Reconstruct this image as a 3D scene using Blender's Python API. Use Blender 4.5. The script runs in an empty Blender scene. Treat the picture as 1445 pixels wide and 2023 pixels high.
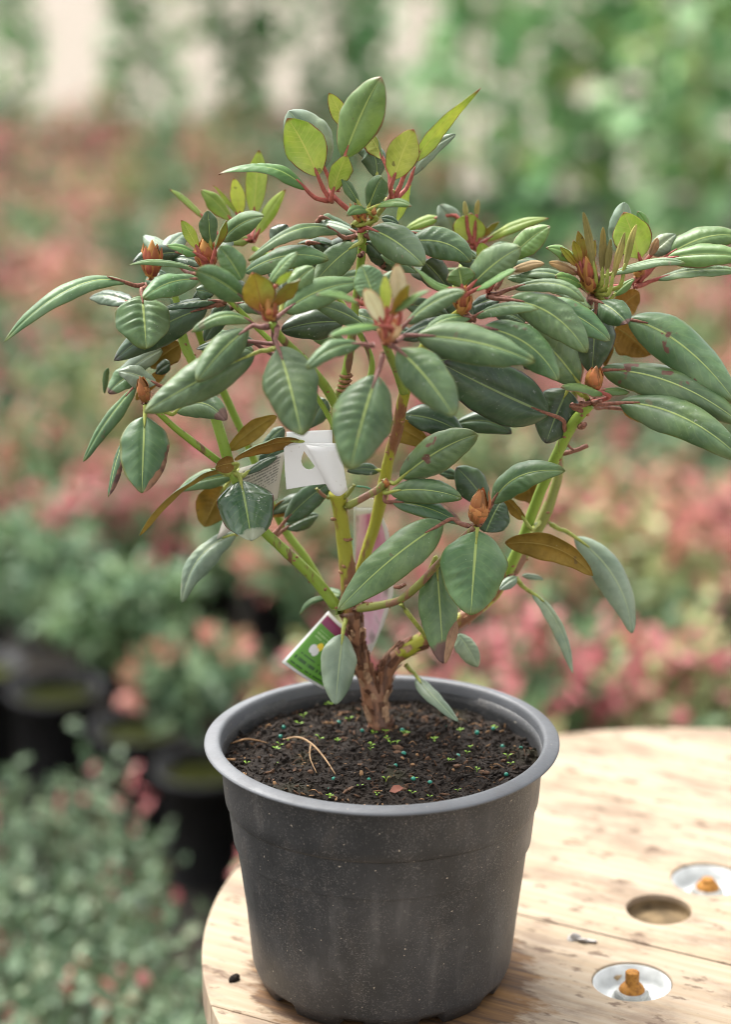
import bpy, bmesh, math, random
from mathutils import Vector, Matrix, noise
R = math.radians
random.seed(7)
sc = bpy.context.scene
col = sc.collection

# ---------------------------------------------------------------- camera
IW, IH = 1445.0, 2023.0
FPX = 85.0 / 36.0 * IH                    # focal length in photo pixels (85 mm lens)
PITCH = R(17.6)
TABLE_Z, POT_H, RIM_R, POT_X = 0.88, 0.207, 0.14, 0.013
FW = Vector((0, math.cos(PITCH), -math.sin(PITCH)))
UP = Vector((0, math.sin(PITCH), math.cos(PITCH)))
RT = Vector((1, 0, 0))
def ray(px, py):
    return FW + RT * ((px - IW / 2) / FPX) - UP * ((py - IH / 2) / FPX)
CAM = Vector((POT_X, 0, TABLE_Z + POT_H)) - ray(755, 1455) * (0.28 * FPX / 699.0)
cd = bpy.data.cameras.new('camera')
cam = bpy.data.objects.new('camera', cd)
col.objects.link(cam)
cam.location = CAM
cam.rotation_euler = (R(90) - PITCH, 0, 0)
cd.sensor_fit = 'VERTICAL'
cd.sensor_height = 36.0
cd.lens = 85.0
cd.clip_end = 500
cd.dof.use_dof = True
cd.dof.focus_distance = 1.865
cd.dof.aperture_fstop = 2.6
sc.camera = cam
sc.cycles.filter_width = 0.9

# ---------------------------------------------------------------- light
wd = bpy.data.worlds.new('World')
sc.world = wd
wd.use_nodes = True
wn = wd.node_tree
bg = wn.nodes['Background']
sky = wn.nodes.new('ShaderNodeTexSky')
sky.sky_type = 'NISHITA'
sky.sun_disc = False
SUN_EL, SUN_AZ = R(58), R(-40)            # azimuth measured from +Y towards +X
sky.sun_elevation = SUN_EL
sky.sun_rotation = SUN_AZ
sky.dust_density = 4.0
hs = wn.nodes.new('ShaderNodeHueSaturation')
hs.inputs['Saturation'].default_value = 0.12
wn.links.new(sky.outputs[0], hs.inputs['Color'])
wn.links.new(hs.outputs[0], bg.inputs['Color'])
bg.inputs['Strength'].default_value = 0.15
sl = bpy.data.lights.new('sun', 'SUN')
sl.energy = 1.5
sl.angle = R(25)
sl.color = (1.0, 0.95, 0.88)
sun = bpy.data.objects.new('sun', sl)
col.objects.link(sun)
sd = Vector((math.sin(SUN_AZ) * math.cos(SUN_EL), math.cos(SUN_AZ) * math.cos(SUN_EL), math.sin(SUN_EL)))
sun.rotation_euler = sd.to_track_quat('Z', 'Y').to_euler()
sun.location = (0, 0, 6)
sc.view_settings.view_transform = 'Standard'
sc.view_settings.look = 'None'
sc.view_settings.gamma = 1.0
sc.view_settings.exposure = 1.62

# ---------------------------------------------------------------- helpers
def P(px, py, d=0.0):
    """point seen at photo pixel (px, py) standing on the vertical plane y = d (metres)"""
    r = ray(px, py)
    return CAM + r * ((d - CAM.y) / r.y)
def PZ(px, py, z=0.0):
    r = ray(px, py)
    return CAM + r * ((z - CAM.z) / r.z)
def mpp(p):
    return (p - CAM).dot(FW) / FPX

def tag(o, label=None, cat=None, group=None, kind=None):
    if label: o['label'] = label
    if cat: o['category'] = cat
    if group: o['group'] = group
    if kind: o['kind'] = kind
    return o
def empty(name, loc, label=None, cat=None, group=None):
    o = bpy.data.objects.new(name, None)
    o.empty_display_size = 0.02
    col.objects.link(o)
    o.location = loc
    return tag(o, label, cat, group)
def mesh(name, verts, faces, mats, parent=None, smooth=True, mi=None, uvs=None):
    """verts in world space; a child keeps them through its parent's location"""
    off = Vector((0, 0, 0))
    p = parent
    while p is not None:
        off += p.location
        p = p.parent
    me = bpy.data.meshes.new(name)
    me.from_pydata([tuple(Vector(v) - off) for v in verts], [], faces)
    for m in (mats if isinstance(mats, (list, tuple)) else [mats]):
        me.materials.append(m)
    if mi: me.polygons.foreach_set('material_index', mi)
    me.polygons.foreach_set('use_smooth', [smooth] * len(me.polygons))
    if uvs:
        ul = me.uv_layers.new(name='UVMap')
        ul.data.foreach_set('uv', [c for l in me.loops for c in uvs[l.vertex_index]])
    me.update()
    o = bpy.data.objects.new(name, me)
    col.objects.link(o)
    o.parent = parent
    return o
class Buf:
    def __init__(s): s.v, s.f, s.m = [], [], []
    def add(s, v, f, m=0):
        b = len(s.v)
        s.v += [Vector(q) for q in v]
        s.f += [tuple(i + b for i in q) for q in f]
        s.m += [m] * len(f)
    def build(s, name, mats, parent=None, smooth=True):
        return mesh(name, s.v, s.f, mats, parent, smooth, s.m)
def frame(t):
    t = t.normalized()
    a = Vector((0, 0, 1)) if abs(t.z) < 0.9 else Vector((1, 0, 0))
    x = t.cross(a).normalized()
    return x, x.cross(t).normalized()
def spline(pts, rad, n=6):
    """Catmull-Rom through pts with radii"""
    out = []
    Q = [pts[0] * 2 - pts[1]] + list(pts) + [pts[-1] * 2 - pts[-2]]
    for i in range(len(pts) - 1):
        p0, p1, p2, p3 = Q[i:i + 4]
        for k in range(n):
            t = k / n
            q = 0.5 * ((2 * p1) + (p2 - p0) * t + (2 * p0 - 5 * p1 + 4 * p2 - p3) * t * t + (3 * p1 - p0 - 3 * p2 + p3) * t ** 3)
            out.append((q, rad[i] * (1 - t) + rad[i + 1] * t))
    out.append((pts[-1], rad[-1]))
    return out
def tube(buf, pts, rad, seg=8, n=5, rough=0.0, m=0, fr=60.0):
    pr = spline(pts, rad, n)
    v, f = [], []
    px = None
    for i, (p, r) in enumerate(pr):
        t = (pr[min(i + 1, len(pr) - 1)][0] - pr[max(i - 1, 0)][0])
        if px is None: x, y = frame(t)
        else:
            t.normalize()
            x = (px - t * px.dot(t)).normalized(); y = t.cross(x)
        px = x
        for k in range(seg):
            a = 2 * math.pi * k / seg
            dr = x * math.cos(a) + y * math.sin(a)
            rr = r
            if rough: rr *= 1 + rough * noise.noise((p + dr * r) * fr) + rough * .7 * noise.noise((p + dr * r) * fr * 3.1)
            v.append(p + dr * rr)
    for i in range(len(pr) - 1):
        for k in range(seg):
            a, b = i * seg + k, i * seg + (k + 1) % seg
            f.append((a, b, b + seg, a + seg))
    f.append(tuple(range(seg - 1, -1, -1)))
    f.append(tuple(range((len(pr) - 1) * seg, len(pr) * seg)))
    buf.add(v, f, m)
def lathe(prof, c, seg=96, fn=None):
    v, f = [], []
    for i, (r, z) in enumerate(prof):
        for k in range(seg):
            a = 2 * math.pi * k / seg
            rr, zz = fn(i, a, r, z) if fn else (r, z)
            v.append((c[0] + rr * math.cos(a), c[1] + rr * math.sin(a), c[2] + zz))
    for i in range(len(prof) - 1):
        for k in range(seg):
            a, b = i * seg + k, i * seg + (k + 1) % seg
            f.append((a, b, b + seg, a + seg))
    return v, f
def blob(c, r, sq=(1, 1, 1), jit=0.25, sub=1):
    """a small irregular lump"""
    bm = bmesh.new()
    bmesh.ops.create_icosphere(bm, subdivisions=sub, radius=1)
    s = Vector((random.random(), random.random(), random.random())) * 50
    rot = Matrix.Rotation(random.uniform(0, 6.28), 3, Vector((random.random(), random.random(), random.random() + .01)).normalized())
    v = []
    for q in bm.verts:
        d = q.co.copy()
        d *= 1 + jit * noise.noise(d * 1.3 + s)
        d = rot @ Vector((d.x * sq[0], d.y * sq[1], d.z * sq[2]))
        v.append(Vector(c) + d * r)
    f = [tuple(x.index for x in q.verts) for q in bm.faces]
    bm.free()
    return v, f

# ---------------------------------------------------------------- materials
class NT:
    def __init__(s, name):
        s.m = bpy.data.materials.new(name)
        s.m.use_nodes = True
        s.t = s.m.node_tree
        s.b = s.t.nodes['Principled BSDF']
        s.o = s.t.nodes['Material Output']
    def n(s, typ, **kw):
        nd = s.t.nodes.new('ShaderNode' + typ)
        for k, v in kw.items(): setattr(nd, k, v)
        return nd
    def lk(s, a, b): s.t.links.new(a, b)
    def put(s, sock, v):
        if hasattr(v, 'is_linked') or isinstance(v, bpy.types.NodeSocket): s.lk(v, sock)
        elif isinstance(v, (tuple, list)) and sock.type == 'RGBA': sock.default_value = (*v[:3], 1)
        else: sock.default_value = v
    def math(s, op, a, b=0.0, c=None, clamp=False):
        nd = s.n('Math', operation=op, use_clamp=clamp)
        s.put(nd.inputs[0], a); s.put(nd.inputs[1], b)
        if c is not None: s.put(nd.inputs[2], c)
        return nd.outputs[0]
    def mix(s, fac, a, b, mode='MIX'):
        nd = s.n('Mix', data_type='RGBA', blend_type=mode)
        s.put(nd.inputs[0], fac); s.put(nd.inputs[6], a); s.put(nd.inputs[7], b)
        return nd.outputs[2]
    def step(s, x, lo, hi):
        nd = s.n('MapRange', interpolation_type='SMOOTHSTEP')
        s.put(nd.inputs[0], x); s.put(nd.inputs[1], lo); s.put(nd.inputs[2], hi)
        return nd.outputs[0]
    def noise(s, vec, scale, detail=3.0, rough=0.5, out=0):
        nd = s.n('TexNoise')
        s.put(nd.inputs['Vector'], vec)
        nd.inputs['Scale'].default_value = scale
        nd.inputs['Detail'].default_value = detail
        nd.inputs['Roughness'].default_value = rough
        return nd.outputs[out]
    def ramp(s, fac, stops):
        nd = s.n('ValToRGB')
        e = nd.color_ramp.elements
        while len(e) < len(stops): e.new(0.5)
        for k, (p, c) in enumerate(stops):
            e[k].position = p; e[k].color = (*c, 1)
        s.put(nd.inputs[0], fac)
        return nd.outputs[0]
    def map(s, vec, scale=(1, 1, 1), rot=(0, 0, 0), loc=(0, 0, 0)):
        nd = s.n('Mapping')
        s.put(nd.inputs[0], vec)
        nd.inputs[1].default_value = loc; nd.inputs[2].default_value = rot; nd.inputs[3].default_value = scale
        return nd.outputs[0]
    def bump(s, h, strength=0.3, dist=0.001):
        nd = s.n('Bump')
        nd.inputs['Strength'].default_value = strength
        nd.inputs['Distance'].default_value = dist
        s.put(nd.inputs['Height'], h)
        s.lk(nd.outputs[0], s.b.inputs['Normal'])
        return nd.outputs[0]
    def set(s, color=None, rough=0.5, spec=0.5, **kw):
        if color is not None: s.put(s.b.inputs['Base Color'], color)
        s.put(s.b.inputs['Roughness'], rough)
        s.put(s.b.inputs['Specular IOR Level'], spec)
        for k, v in kw.items(): s.put(s.b.inputs[k], v)
        return s.m
    def thin(s, color, fac):
        """let some light through, as a leaf does"""
        tr = s.n('BsdfTranslucent'); s.put(tr.inputs[0], color)
        mx = s.n('MixShader'); mx.inputs[0].default_value = fac
        s.lk(s.b.outputs[0], mx.inputs[1]); s.lk(tr.outputs[0], mx.inputs[2])
        s.lk(mx.outputs[0], s.o.inputs[0])
    def coords(s, out='Object'):
        return s.n('TexCoord').outputs[out]

def plain(name, c, rough=0.6, spec=0.4, var=0.25, scale=40):
    t = NT(name)
    f = t.noise(t.coords(), scale, 4)
    c2 = tuple(x * (1 - var) for x in c); c3 = tuple(min(1, x * (1 + var)) for x in c)
    t.bump(f, 0.3, 0.001)
    return t.set(t.ramp(f, [(0.3, c2), (0.7, c3)]), rough, spec)

def leaf_mat(name, c1, c2, rib, rough=0.4, spec=0.5, veins=0.07, bump=0.5, margin=None, marg_w=0.1, spot=0.0,
             tip=0.0, base=None, thin=0.12, flake=0.0, spotcol=(0.10, 0.045, 0.03), dry=(0.35, 0.26, 0.18), nv=10.0, bloom=0.0, quilts=.12, patch=False):
    t = NT(name)
    uv = t.n('SeparateXYZ'); t.lk(t.coords('UV'), uv.inputs[0])
    u = uv.outputs[0]
    v = t.math('MULTIPLY_ADD', uv.outputs[1], 2.0, -1.0)
    av = t.math('ABSOLUTE', v)
    oi = t.n('ObjectInfo')
    off = t.n('VectorMath', operation='SCALE'); off.inputs[0].default_value = (37, 91, 53)
    t.lk(oi.outputs['Random'], off.inputs['Scale'])
    pos = t.n('VectorMath', operation='ADD'); t.lk(t.coords('Object'), pos.inputs[0]); t.lk(off.outputs[0], pos.inputs[1])
    pos = pos.outputs[0]
    nz = t.noise(pos, 45, 4)
    c = t.mix(t.step(nz, 0.3, 0.7), c1, c2)
    # each leaf a little different
    hsv = t.n('HueSaturation'); t.put(hsv.inputs['Color'], c)
    t.put(hsv.inputs['Hue'], t.math('MULTIPLY_ADD', oi.outputs['Random'], 0.03, 0.485))
    t.put(hsv.inputs['Value'], t.math('MULTIPLY_ADD', t.math('FRACT', t.math('MULTIPLY', oi.outputs['Random'], 17.3)), 0.5, 0.75))
    c = hsv.outputs[0]
    wob = t.math('MULTIPLY', t.math('SUBTRACT', t.noise(pos, 40, 3), 0.5), 2.2)
    ph = t.math('ADD', t.math('SUBTRACT', t.math('MULTIPLY', u, nv), t.math('MULTIPLY', av, 2.2)), wob)
    cs = t.math('ABSOLUTE', t.math('COSINE', t.math('MULTIPLY', ph, math.pi)))
    vein = t.math('MULTIPLY', t.math('POWER', cs, 30.0), t.math('SUBTRACT', 1.0, t.step(av, .55, .95)))
    fine = t.noise(pos, 420, 3)
    c = t.mix(t.math('MULTIPLY', t.step(t.noise(pos, 16, 3, .6), .52, .75), .35), c, tuple(min(1, x * y) for x, y in zip(c2, (1.9, 1.5, .9))))
    c = t.mix(t.math('MULTIPLY', t.step(t.noise(pos, 210, 3), .45, .7), .22), c, tuple(x * .55 for x in c1))
    mark = t.step(t.noise(pos, 75, 2), .71, .735)
    c = t.mix(t.math('MULTIPLY', mark, .6), c, (0.12, 0.08, 0.045))
    ribw = t.math('MULTIPLY_ADD', u, -0.045, 0.07)
    ribm = t.math('SUBTRACT', 1.0, t.step(av, t.math('MULTIPLY', ribw, 0.45), ribw))
    c = t.mix(t.math('MULTIPLY', vein, veins), c, rib)
    if base is not None:
        c = t.mix(t.math('MULTIPLY', t.math('SUBTRACT', 1.0, t.step(u, 0.0, 0.55)), t.math('MULTIPLY_ADD', nz, 0.9, 0.3), clamp=True), c, base)
    if bloom:
        c = t.mix(t.math('MULTIPLY', t.step(t.noise(pos, 28, 3), 0.35, 0.75), bloom), c, (0.38, 0.46, 0.31))
    if margin is not None:
        mm = t.step(t.math('ADD', av, t.math('MULTIPLY', t.math('SUBTRACT', nz, 0.5), 0.2)), 1.0 - marg_w * 1.6, 1.0 - marg_w * 0.3)
        tp = t.step(u, 0.9, 1.0)
        c = t.mix(t.math('MAXIMUM', mm, tp), c, margin)
    c = t.mix(t.math('MULTIPLY', ribm, 0.85), c, rib)
    rg = rough
    sp = None
    if spot:
        s1 = t.noise(pos, 38, 3, 0.55)
        sp = t.step(s1, 0.67 - 0.12 * spot, 0.70 - 0.12 * spot)
        c = t.mix(sp, c, t.mix(t.noise(pos, 130, 2), spotcol, tuple(x * 1.7 for x in spotcol)))
    if patch:
        e = t.math('ADD', t.math('ADD', t.math('MULTIPLY', t.math('ABSOLUTE', v), .75), t.math('MULTIPLY', u, .85)), t.math('MULTIPLY', t.math('SUBTRACT', t.noise(pos, 32, 3, .55), .5), 1.5))
        e = t.math('ADD', e, t.math('MULTIPLY', v, -.35))
        sp = t.step(e, 1.28, 1.33)
        c = t.mix(sp, c, t.mix(t.step(t.noise(pos, 80, 3), .35, .65), (0.07, 0.03, 0.025), (0.30, 0.16, 0.09)))
    if tip:
        s2 = t.step(t.math('ADD', u, t.math('MULTIPLY', t.math('SUBTRACT', nz, 0.5), 0.35)), 1.0 - tip, 1.0 - tip + 0.05)
        c = t.mix(s2, c, t.mix(t.noise(pos, 90, 3), spotcol, dry))
        sp = s2
    if flake:
        fl = t.math('MULTIPLY', t.step(t.noise(pos, 300, 4, 0.7), 0.62, 0.68), t.step(t.noise(pos, 30, 2), 0.5, 0.6))
        c = t.mix(t.math('MULTIPLY', fl, flake), c, (0.65, 0.66, 0.62))
    speck = t.step(t.noise(pos, 900, 1), 0.76, 0.79)
    c = t.mix(t.math('MULTIPLY', speck, 0.5), c, (0.5, 0.5, 0.45))
    if sp is not None: rg = t.math('MULTIPLY_ADD', sp, 0.3, rough)
    else: rg = t.math('MULTIPLY_ADD', fine, 0.2, rough - 0.1)
    quilt = t.math('MULTIPLY', t.math('MULTIPLY', t.math('POWER', cs, 1.6), t.math('SUBTRACT', 1.0, t.step(av, .6, 1.0))), t.math('MULTIPLY', t.step(t.noise(pos, 22, 2), .3, .6), quilts))
    h = t.math('ADD', t.math('MULTIPLY', nz, .7), t.math('SUBTRACT', t.math('MULTIPLY', fine, 0.4), t.math('ADD', quilt, t.math('MULTIPLY', ribm, 0.8))))
    t.bump(h, bump * .55, 0.001)
    t.set(c, rg, spec)
    if thin: t.thin(c, thin)
    return t.m

GRN1, GRN2, RIBG = (0.054, 0.112, 0.040), (0.105, 0.185, 0.068), (0.36, 0.45, 0.13)
M = {}
M['m'] = leaf_mat('leaf_mature', GRN1, GRN2, RIBG, 0.46, 0.38, bloom=0.17, flake=0.3, margin=(0.12, 0.15, 0.04), marg_w=0.03)
M['h'] = leaf_mat('leaf_quilted', GRN1, GRN2, RIBG, 0.44, 0.4, bloom=0.15, bump=.6, quilts=.2, nv=8, margin=(0.12, 0.15, 0.04), marg_w=0.03)
M['g'] = leaf_mat('leaf_glaucous', (0.11, 0.165, 0.105), (0.17, 0.23, 0.155), (0.33, 0.40, 0.20), 0.42, bloom=0.35)
M['d'] = leaf_mat('leaf_dark', (0.024, 0.056, 0.024), (0.050, 0.096, 0.042), (0.20, 0.28, 0.09), 0.36, flake=0.35, bloom=0.08, margin=(0.035, 0.03, 0.025), marg_w=0.03)
M['s'] = leaf_mat('leaf_spotted', GRN1, GRN2, RIBG, 0.42, spot=.55, bloom=0.15, margin=(0.13, 0.16, 0.05), marg_w=0.05)
M['t'] = leaf_mat('leaf_burnt_tip', GRN1, GRN2, RIBG, 0.42, tip=0.15, bloom=0.15, dry=(0.22, 0.13, 0.10), spotcol=(0.07, 0.035, 0.035))
M['q'] = leaf_mat('leaf_scorched', (0.035, 0.085, 0.03), (0.06, 0.12, 0.045), RIBG, 0.4, patch=True, margin=(0.11, 0.13, 0.03), marg_w=0.08)
M['w'] = leaf_mat('leaf_glossy', (0.025, 0.065, 0.028), (0.05, 0.09, 0.04), (0.22, 0.30, 0.08), 0.2, 0.6, veins=0.1, bump=0.25, margin=(0.10, 0.035, 0.03), marg_w=0.03, flake=1.0, tip=0.14, spotcol=(0.16, 0.19, 0.11), dry=(0.30, 0.31, 0.22))
M['b'] = leaf_mat('leaf_fresh', (0.09, 0.18, 0.045), (0.14, 0.25, 0.07), (0.36, 0.45, 0.13), 0.45, margin=(0.20, 0.12, 0.06), marg_w=0.04, thin=0.2, bump=0.35)
M['y'] = leaf_mat('leaf_young', (0.24, 0.36, 0.065), (0.36, 0.47, 0.11), (0.42, 0.48, 0.16), 0.48, margin=(0.26, 0.09, 0.05), marg_w=0.04, thin=0.42, bump=0.35)
M['c'] = leaf_mat('leaf_cream', (0.72, 0.63, 0.42), (0.82, 0.78, 0.55), (0.50, 0.40, 0.2), 0.6, margin=(0.55, 0.22, 0.12), marg_w=0.08, thin=0.4, bump=0.2)
M['k'] = leaf_mat('leaf_dry', (0.17, 0.09, 0.045), (0.42, 0.27, 0.13), (0.30, 0.2, 0.1), 0.7, thin=0.1)
M['p'] = leaf_mat('leaf_velvet', (0.21, 0.19, 0.055), (0.32, 0.28, 0.10), (0.36, 0.30, 0.10), 0.8, 0.2, thin=0.1)
M['o'] = M['b']
M['u_m'] = leaf_mat('underside_olive', (0.15, 0.15, 0.035), (0.22, 0.19, 0.05), (0.32, 0.34, 0.10), 0.6, 0.3, thin=0.15, bump=0.3)
M['u_u'] = leaf_mat('underside_ochre', (0.24, 0.14, 0.022), (0.38, 0.24, 0.05), (0.36, 0.26, 0.07), 0.65, 0.25, thin=0.2, bump=0.45)
M['u_y'] = leaf_mat('underside_young', (0.42, 0.50, 0.10), (0.54, 0.58, 0.15), (0.66, 0.64, 0.2), 0.5, 0.35, veins=0.4, margin=(0.28, 0.08, 0.05), marg_w=0.04, thin=0.45, bump=0.4)
M['u_o'] = leaf_mat('underside_orange', (0.46, 0.32, 0.04), (0.42, 0.42, 0.08), (0.42, 0.22, 0.05), 0.55, 0.3, base=(0.38, 0.085, 0.03), margin=(0.36, 0.09, 0.05), marg_w=0.06, thin=0.4)
M['scale'] = leaf_mat('bud_scale_red', (0.30, 0.085, 0.035), (0.40, 0.13, 0.05), (0.38, 0.15, 0.05), 0.55, 0.35, base=(0.15, 0.025, 0.02), margin=(0.42, 0.20, 0.05), marg_w=0.25, bump=0.2)
M['scale3'] = leaf_mat('bud_scale_peach', (0.50, 0.30, 0.14), (0.62, 0.44, 0.24), (0.5, 0.3, 0.12), 0.6, 0.3, base=(0.34, 0.08, 0.05), margin=(0.46, 0.17, 0.08), marg_w=0.25, bump=0.2)
M['scale2'] = leaf_mat('bud_scale_orange', (0.42, 0.15, 0.045), (0.46, 0.21, 0.06), (0.40, 0.18, 0.06), 0.55, 0.35, base=(0.25, 0.05, 0.03), margin=(0.24, 0.10, 0.03), marg_w=0.15, bump=0.2)

def stem_mat(name, g1, g2, bark, amt, bscale=60):
    t = NT(name)
    o = t.coords()
    f = t.noise(t.map(o, (1, 1, 0.22)), bscale, 4, 0.6)
    c = t.mix(t.noise(o, 30, 2), g1, g2)
    b = t.mix(t.noise(o, 300, 3), bark, tuple(x * 2.0 for x in bark))
    c = t.mix(t.step(f, 0.62 - amt * .3, 0.68 - amt * .3), c, b)
    dots = t.step(t.noise(o, 700, 1), 0.66, 0.72)
    c = t.mix(t.math('MULTIPLY', dots, 0.35), c, (0.10, 0.07, 0.03))
    t.bump(t.math('ADD', f, t.math('MULTIPLY', t.noise(o, 600, 2), .4)), 0.5, 0.001)
    return t.set(c, 0.5, 0.4)
M['stem'] = stem_mat('stem_green', (0.16, 0.25, 0.025), (0.24, 0.34, 0.045), (0.10, 0.05, 0.025), 0.12)
M['stem2'] = stem_mat('stem_yellow_brown', (0.26, 0.25, 0.02), (0.32, 0.32, 0.03), (0.13, 0.055, 0.025), 0.42, 45)
M['stem3'] = stem_mat('stem_dull', (0.17, 0.17, 0.04), (0.22, 0.25, 0.05), (0.15, 0.075, 0.045), 0.35, 45)
M['bark'] = stem_mat('bark_brown', (0.20, 0.085, 0.042), (0.28, 0.14, 0.075), (0.075, 0.035, 0.02), 0.45, 70)
M['bark2'] = plain('bark_pale', (0.36, 0.22, 0.13), .8, .2, .4, 300)
M['bark3'] = plain('bark_dark', (0.10, 0.045, 0.025), .8, .2, .4, 300)
M['pet_r'] = plain('petiole_red', (0.30, 0.075, 0.055), 0.55, 0.35, 0.3, 400)
M['pet_b'] = plain('petiole_brown', (0.20, 0.085, 0.055), 0.6, 0.3, 0.4, 500)
M['pet_g'] = plain('petiole_green', (0.27, 0.30, 0.06), 0.5, 0.35, 0.25, 300)
M['pet_p'] = plain('petiole_mauve', (0.19, 0.09, 0.075), 0.6, 0.3, 0.3, 400)
M['scar'] = plain('leaf_scar', (0.24, 0.12, 0.06), 0.7, 0.25, 0.45, 400)

# ================================================================ SETTING
def ground_mat():
    t = NT('sandy_ground')
    o = t.coords()
    f = t.noise(o, 1.3, 6, 0.6); g = t.noise(o, 22, 5, 0.65)
    c = t.mix(f, (0.20, 0.172, 0.14), (0.27, 0.237, 0.195))
    c = t.mix(t.step(g, 0.45, 0.75), c, (0.19, 0.16, 0.125))
    t.bump(g, 0.6, 0.02)
    return t.set(c, 0.95, 0.2)
S = 220
gr = mesh('ground', [(-S, -S, 0), (S, -S, 0), (S, S, 0), (-S, S, 0)], [(0, 1, 2, 3)], ground_mat(), None, False)
tag(gr, kind='structure')
def mat_fabric():
    t = NT('weed_fabric')
    o = t.coords()
    f = t.noise(o, 3, 6, 0.6)
    w = t.n('TexWave', wave_type='BANDS'); w.inputs['Scale'].default_value = 60; t.lk(o, w.inputs[0])
    c = t.mix(t.step(f, 0.4, 0.75), (0.010, 0.010, 0.009), (0.045, 0.036, 0.026))
    t.bump(w.outputs[1], 0.3, 0.002)
    return t.set(c, 0.9, 0.15)
wm = mesh('nursery_bed', [(-2.9, -3.0, 0.004), (2.9, -3.0, 0.004), (2.9, 8.5, 0.004), (-2.9, 8.5, 0.004)], [(0, 1, 2, 3)], mat_fabric(), None, False)
tag(wm, kind='structure')

# ---------------------------------------------------------------- background plants
def bgleaf(name, stops, rough=0.5, thin=0.2):
    t = NT(name)
    g = t.n('NewGeometry')
    c = t.ramp(g.outputs['Random Per Island'], stops)
    c = t.mix(t.math('MULTIPLY', t.noise(t.coords(), 60, 2), 0.15), c, (0.05, 0.09, 0.04))
    t.set(c, rough, 0.4)
    t.thin(c, thin)
    return t.m
BG_GREEN = bgleaf('shrub_leaf_green', [(0, (0.073, 0.149, 0.065)), (0.5, (0.130, 0.230, 0.103)), (1, (0.211, 0.312, 0.128))])
BG_BLUE = bgleaf('shrub_leaf_bluegreen', [(0, (0.063, 0.129, 0.069)), (0.5, (0.128, 0.212, 0.109)), (1, (0.219, 0.302, 0.150))])
BG_PINK = bgleaf('shrub_tip_pink', [(0, (0.415, 0.111, 0.127)), (0.5, (0.547, 0.161, 0.175)), (1, (0.614, 0.240, 0.228))], 0.55, 0.3)
BG_SALM = bgleaf('shrub_tip_salmon', [(0, (0.530, 0.179, 0.154)), (0.5, (0.599, 0.249, 0.197)), (1, (0.508, 0.318, 0.197))], 0.55, 0.3)
BG_LIME = bgleaf('shrub_leaf_lime', [(0, (0.226, 0.282, 0.110)), (0.5, (0.323, 0.367, 0.146)), (1, (0.408, 0.417, 0.183))])
BG_CLIMB = bgleaf('climber_leaf', [(0, (0.101, 0.253, 0.075)), (0.45, (0.204, 0.422, 0.151)), (0.85, (0.362, 0.613, 0.226)), (1, (0.588, 0.672, 0.132))])
BG_CLIMB2 = bgleaf('climber_leaf_pale', [(0, (0.148, 0.332, 0.131)), (0.45, (0.259, 0.488, 0.211)), (0.85, (0.370, 0.550, 0.264)), (1, (0.500, 0.550, 0.140))])
BG_CLIMB3 = bgleaf('climber_leaf_dark', [(0, (0.087, 0.233, 0.081)), (0.45, (0.160, 0.350, 0.138)), (0.9, (0.263, 0.465, 0.204)), (1, (0.408, 0.500, 0.160))])
BG_NEAR = bgleaf('shrub_leaf_greygreen', [(0, (0.075, 0.13, 0.07)), (0.5, (0.12, 0.19, 0.10)), (0.9, (0.18, 0.25, 0.14)), (1, (0.26, 0.28, 0.17))])
BG_STEM = plain('shrub_stem', (0.12, 0.07, 0.04), 0.8, 0.2)
BG_POT = plain('pot_black_plastic', (0.018, 0.018, 0.019), 0.42, 0.5, 0.3, 15)
BG_MOSS = plain('pot_soil_mossy', (0.09, 0.10, 0.02), 0.9, 0.2, 0.6, 25)
BG_CANE = plain('bamboo_cane', (0.38, 0.28, 0.14), 0.6, 0.3, 0.25, 20)

def leaf_card(v, f, c, d, n, L, Wd):
    """a creased leaf: six corners, two folded halves"""
    d = d.normalized()
    s = d.cross(n).normalized()
    n = s.cross(d)
    b = len(v)
    v += [c, c + d * L * .35 + s * Wd * .5 + n * Wd * .12, c + d * L * .75 + s * Wd * .38 + n * Wd * .1, c + d * L - n * L * .1,
          c + d * L * .75 - s * Wd * .38 + n * Wd * .1, c + d * L * .35 - s * Wd * .5 + n * Wd * .12, c + d * L * .5]
    f += [(b, b + 1, b + 6), (b + 1, b + 2, b + 6), (b + 2, b + 3, b + 6), (b, b + 6, b + 5), (b + 6, b + 4, b + 5), (b + 6, b + 3, b + 4)]
def rv(): return Vector((random.gauss(0, 1), random.gauss(0, 1), random.gauss(0, 1))).normalized()
def pot_mesh(name, r, h, soil=True):
    prof = [(r * .80, 0), (r * .97, h * .93), (r * 1.06, h * .93), (r * 1.07, h), (r * .97, h), (r * .94, h * .86), (0.001, h * .86)]
    v, f = lathe(prof, (0, 0, 0), 28)
    mi = [0] * (28 * 5) + [1] * 28
    me = bpy.data.meshes.new(name)
    me.from_pydata(v, [], f)
    me.materials.append(BG_POT); me.materials.append(BG_MOSS)
    me.polygons.foreach_set('material_index', mi)
    me.polygons.foreach_set('use_smooth', [True] * len(f))
    return me
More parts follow.
